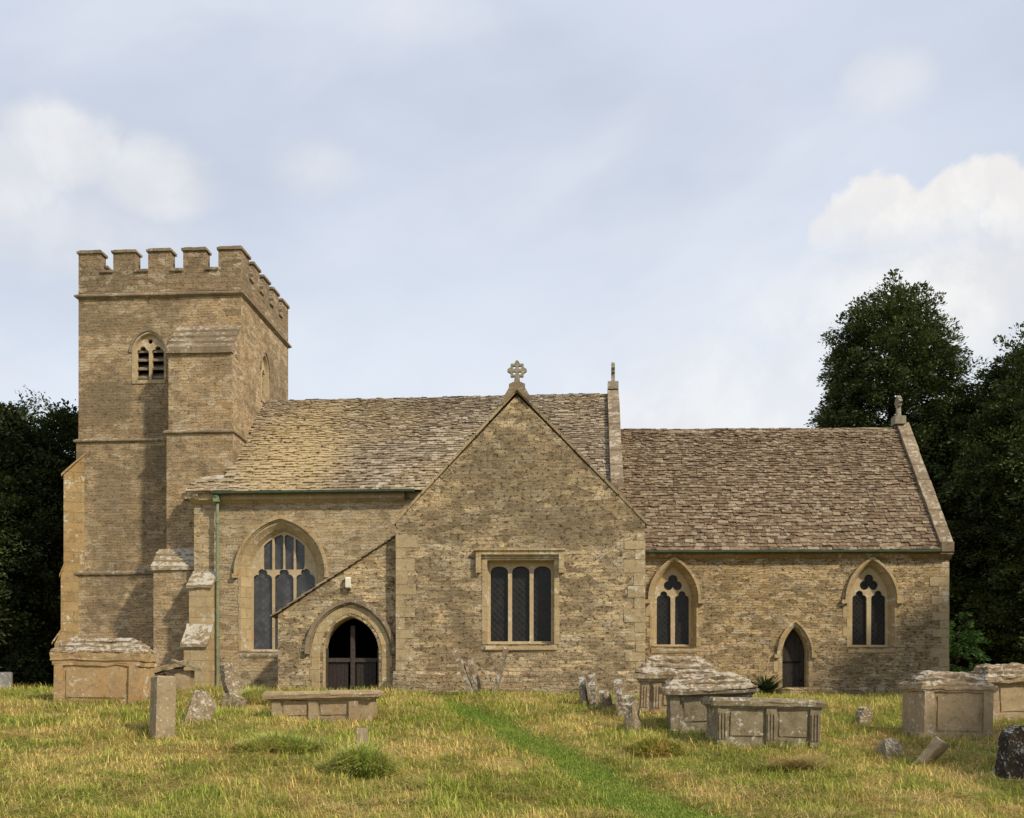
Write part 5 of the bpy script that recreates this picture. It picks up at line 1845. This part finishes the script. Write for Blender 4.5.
def crown_mesh(shape, n_clumps, per, leaf, seed, mat, name, parent, droop=0.35, spray=0.9, inner=0.3):
    """leaf sprays through the volume of a crown; shape(t, a) gives the radius at height fraction t"""
    rg = np.random.default_rng(seed)
    H0, H1, prof = shape
    t = rg.random(n_clumps * 3)
    a = rg.uniform(0, 6.283, len(t))
    R_ = prof(t, a)
    acc = rg.random(len(t)) < (R_ / R_.max())
    t, a, R_ = t[acc][:n_clumps], a[acc][:n_clumps], R_[acc][:n_clumps]
    m = len(t)
    f = np.where(rg.random(m) < inner, np.sqrt(rg.random(m)) * 0.85, rg.uniform(0.74, 1.02, m) + 0.16 * rg.random(m) ** 4)
    c = np.stack([R_ * f * np.cos(a), R_ * f * np.sin(a), H0 + (H1 - H0) * t], -1)
    # each clump is a flat spray pointing outwards, a little up then drooping
    out = np.stack([np.cos(a), np.sin(a), rg.uniform(-0.5, 0.55, m) + 0.9 * np.clip(t - 0.75, 0, 1) * 3], -1)
    out += rg.normal(0, 0.35, out.shape)
    out /= np.linalg.norm(out, axis=1, keepdims=True)
    up = np.array([0, 0, 1.0])
    sidev = np.cross(out, up)
    sidev /= np.maximum(np.linalg.norm(sidev, axis=1, keepdims=True), 1e-6)
    nrm = np.cross(sidev, out)
    sc = rg.uniform(0.5, 1.55, m) * spray
    s = rg.random((m, per))
    w = rg.normal(0, 1, (m, per)) * (0.34 * (1 - 0.75 * s))
    hgt = rg.normal(0, 0.10, (m, per)) - droop * s * s
    P = c[:, None, :] + out[:, None, :] * (s * sc[:, None])[..., None] + sidev[:, None, :] * (w * sc[:, None])[..., None] + nrm[:, None, :] * (hgt * sc[:, None])[..., None]
    d = out[:, None, :] + sidev[:, None, :] * np.sign(w)[..., None] * 0.6 + rg.normal(0, 0.35, P.shape)
    d /= np.linalg.norm(d, axis=2, keepdims=True)
    e = np.cross(d, nrm[:, None, :] + rg.normal(0, 0.45, P.shape))
    e /= np.maximum(np.linalg.norm(e, axis=2, keepdims=True), 1e-6)
    ln = leaf * rg.uniform(0.6, 1.5, (m, per))[..., None]
    wd = ln * 0.30
    P, d, e = P.reshape(-1, 3), d.reshape(-1, 3), e.reshape(-1, 3)
    ln, wd = ln.reshape(-1, 1), wd.reshape(-1, 1)
    v = np.stack([P, P + d * ln * 0.5 + e * wd, P + d * ln, P + d * ln * 0.5 - e * wd], 1).reshape(-1, 3)
    k = len(P)
    return np_mesh(name, v, np.arange(4 * k), np.full(k, 4), mat, parent)


def lumpy(base, seed, amp=0.22):
    ph = np.random.default_rng(seed).uniform(0, 6.283, 8)

    def f(t, a):
        r_ = base(t)
        l = np.sin(3 * a + ph[0] + 5 * t) * 0.35 + np.sin(5 * a + ph[1] - 9 * t) * 0.3 + np.sin(2 * a + ph[2] + 13 * t) * 0.3 + np.sin(7 * a + ph[3] + 21 * t) * 0.25
        return r_ * (1 + amp * l)
    return f


def tree(name, label, X, Y, H, Rm, base, mat, seed, n=1500, per=60, leaf=0.22, h0=0.4, trunk_r=0.35, cat='tree', group=None, amp=0.22, spray=1.0, inner=0.4, droop=0.35):
    z = float(gz(np.array([X]), np.array([Y]))[0])
    e = empty(name, (X, Y, z), label, cat, group)
    crown_mesh((h0, H, lumpy(lambda t: Rm * base(t), seed, amp)), n, per, leaf, seed, M[mat], 'crown', e, droop, spray, inner)
    rr = random.Random(seed)
    mb = MB()
    top = H * 0.88
    pts, rad = [], []
    for i in range(9):
        t = i / 8
        pts.append((0.12 * math.sin(3 * t + seed), 0.12 * math.cos(2 * t + seed), -0.3 + (top + 0.3) * t))
        rad.append(trunk_r * (1 - 0.88 * t) * (1.35 if i == 0 else 1))
    mb.tube(pts, rad, 9)
    for k in range(16):
        t = rr.uniform(0.12, 0.85)
        a = rr.uniform(0, 6.283)
        L = Rm * float(base(np.array([t]))[0]) * 0.85
        z0 = -0.3 + (top + 0.3) * t
        p0 = Vector((0, 0, z0))
        d = Vector((math.cos(a), math.sin(a), 0))
        mb.tube([p0, p0 + d * L * 0.5 + Vector((0, 0, L * 0.15)), p0 + d * L + Vector((0, 0, L * 0.12))], [trunk_r * 0.3, trunk_r * 0.18, 0.02], 6)
    make('trunk', mb, M['bark'], e, None)
    return e


def conic(t):
    return np.clip(np.sin(np.pi * np.clip(t * 0.78 + 0.20, 0, 1)) ** 0.75, 0.03, 1) * np.where(t > 0.55, np.clip(1 - (t - 0.55) * 0.85, 0.1, 1), 1)


def dome(t):
    return np.clip((1 - np.clip(t, 0, 1) ** 3.6) ** 0.62, 0.04, 1) * np.clip(0.75 + t, 0, 1)


def ovoid(t):
    return np.clip(np.sin(np.pi * np.clip(t * 0.90 + 0.09, 0, 1)) ** 0.6, 0.05, 1)


def WX(px, Y):
    return (px - HX) / FPX * Y


# right: tall cypress and its neighbours
tree('cypress_tree', 'tall broad dark cypress rising behind the east end of the chancel roof', WX(893, 44), 44, 16.6, 3.1, dome, 'cypress', 41, n=2700, per=150, leaf=0.115, h0=1.0, trunk_r=0.45, group='dark evergreens behind the church', amp=0.14, spray=0.85)
tree('yew_tree', 'dark evergreen at the right edge behind the shaded tombs', WX(1046, 41), 41, 13.5, 3.6, ovoid, 'cypress', 42, n=2700, per=140, leaf=0.12, h0=0.6, trunk_r=0.45, group='dark evergreens behind the church', amp=0.24)
tree('yew_tree', 'lower dark yew filling the gap between the cypress and the evergreen on the right', WX(965, 48), 48, 12.5, 3.8, ovoid, 'yew', 43, n=1900, per=80, leaf=0.24, h0=0.3, trunk_r=0.4, group='dark evergreens behind the church')
# left: yews
tree('yew_tree', 'dark yew with pointed sprays close beside the tower on the left', WX(62, 40), 40, 10.6, 2.5, conic, 'yew', 51, n=2400, per=130, leaf=0.12, h0=0.5, trunk_r=0.4, group='dark evergreens behind the church', amp=0.25)
tree('yew_tree', 'dark yew at the left edge with its trunk showing in the shade', WX(-8, 38), 38, 10.3, 3.1, conic, 'yew', 52, n=2400, per=130, leaf=0.12, h0=0.9, trunk_r=0.4, group='dark evergreens behind the church', amp=0.25)
tree('yew_tree', 'dense dark yew filling the background between the two left yews', WX(25, 46), 46, 10.0, 4.2, ovoid, 'yew', 53, n=1900, per=80, leaf=0.24, h0=0.2, trunk_r=0.4, group='dark evergreens behind the church')
tree('laurel_bush', 'bright green broad leaved bush beside the east corner of the chancel', WX(958, 34.5), 34.5, 2.6, 0.55, ovoid, 'laurel', 61, n=120, per=26, leaf=0.14, h0=0.1, trunk_r=0.05, cat='bush', spray=0.4, inner=0.5)
# trees standing outside the picture on the right, whose shade falls on the chancel and the tombs
tree('yew_tree', 'yew standing right of the picture that shades the chancel corner', 19.5, 23.0, 9.5, 3.2, ovoid, 'yew', 71, n=900, per=45, leaf=0.24, h0=1.8, trunk_r=0.35)
tree('yew_tree', 'yew standing right of the picture that shades the right hand tombs', 15.2, 11.0, 8.0, 2.4, ovoid, 'yew', 72, n=700, per=45, leaf=0.24, h0=2.2, trunk_r=0.3)
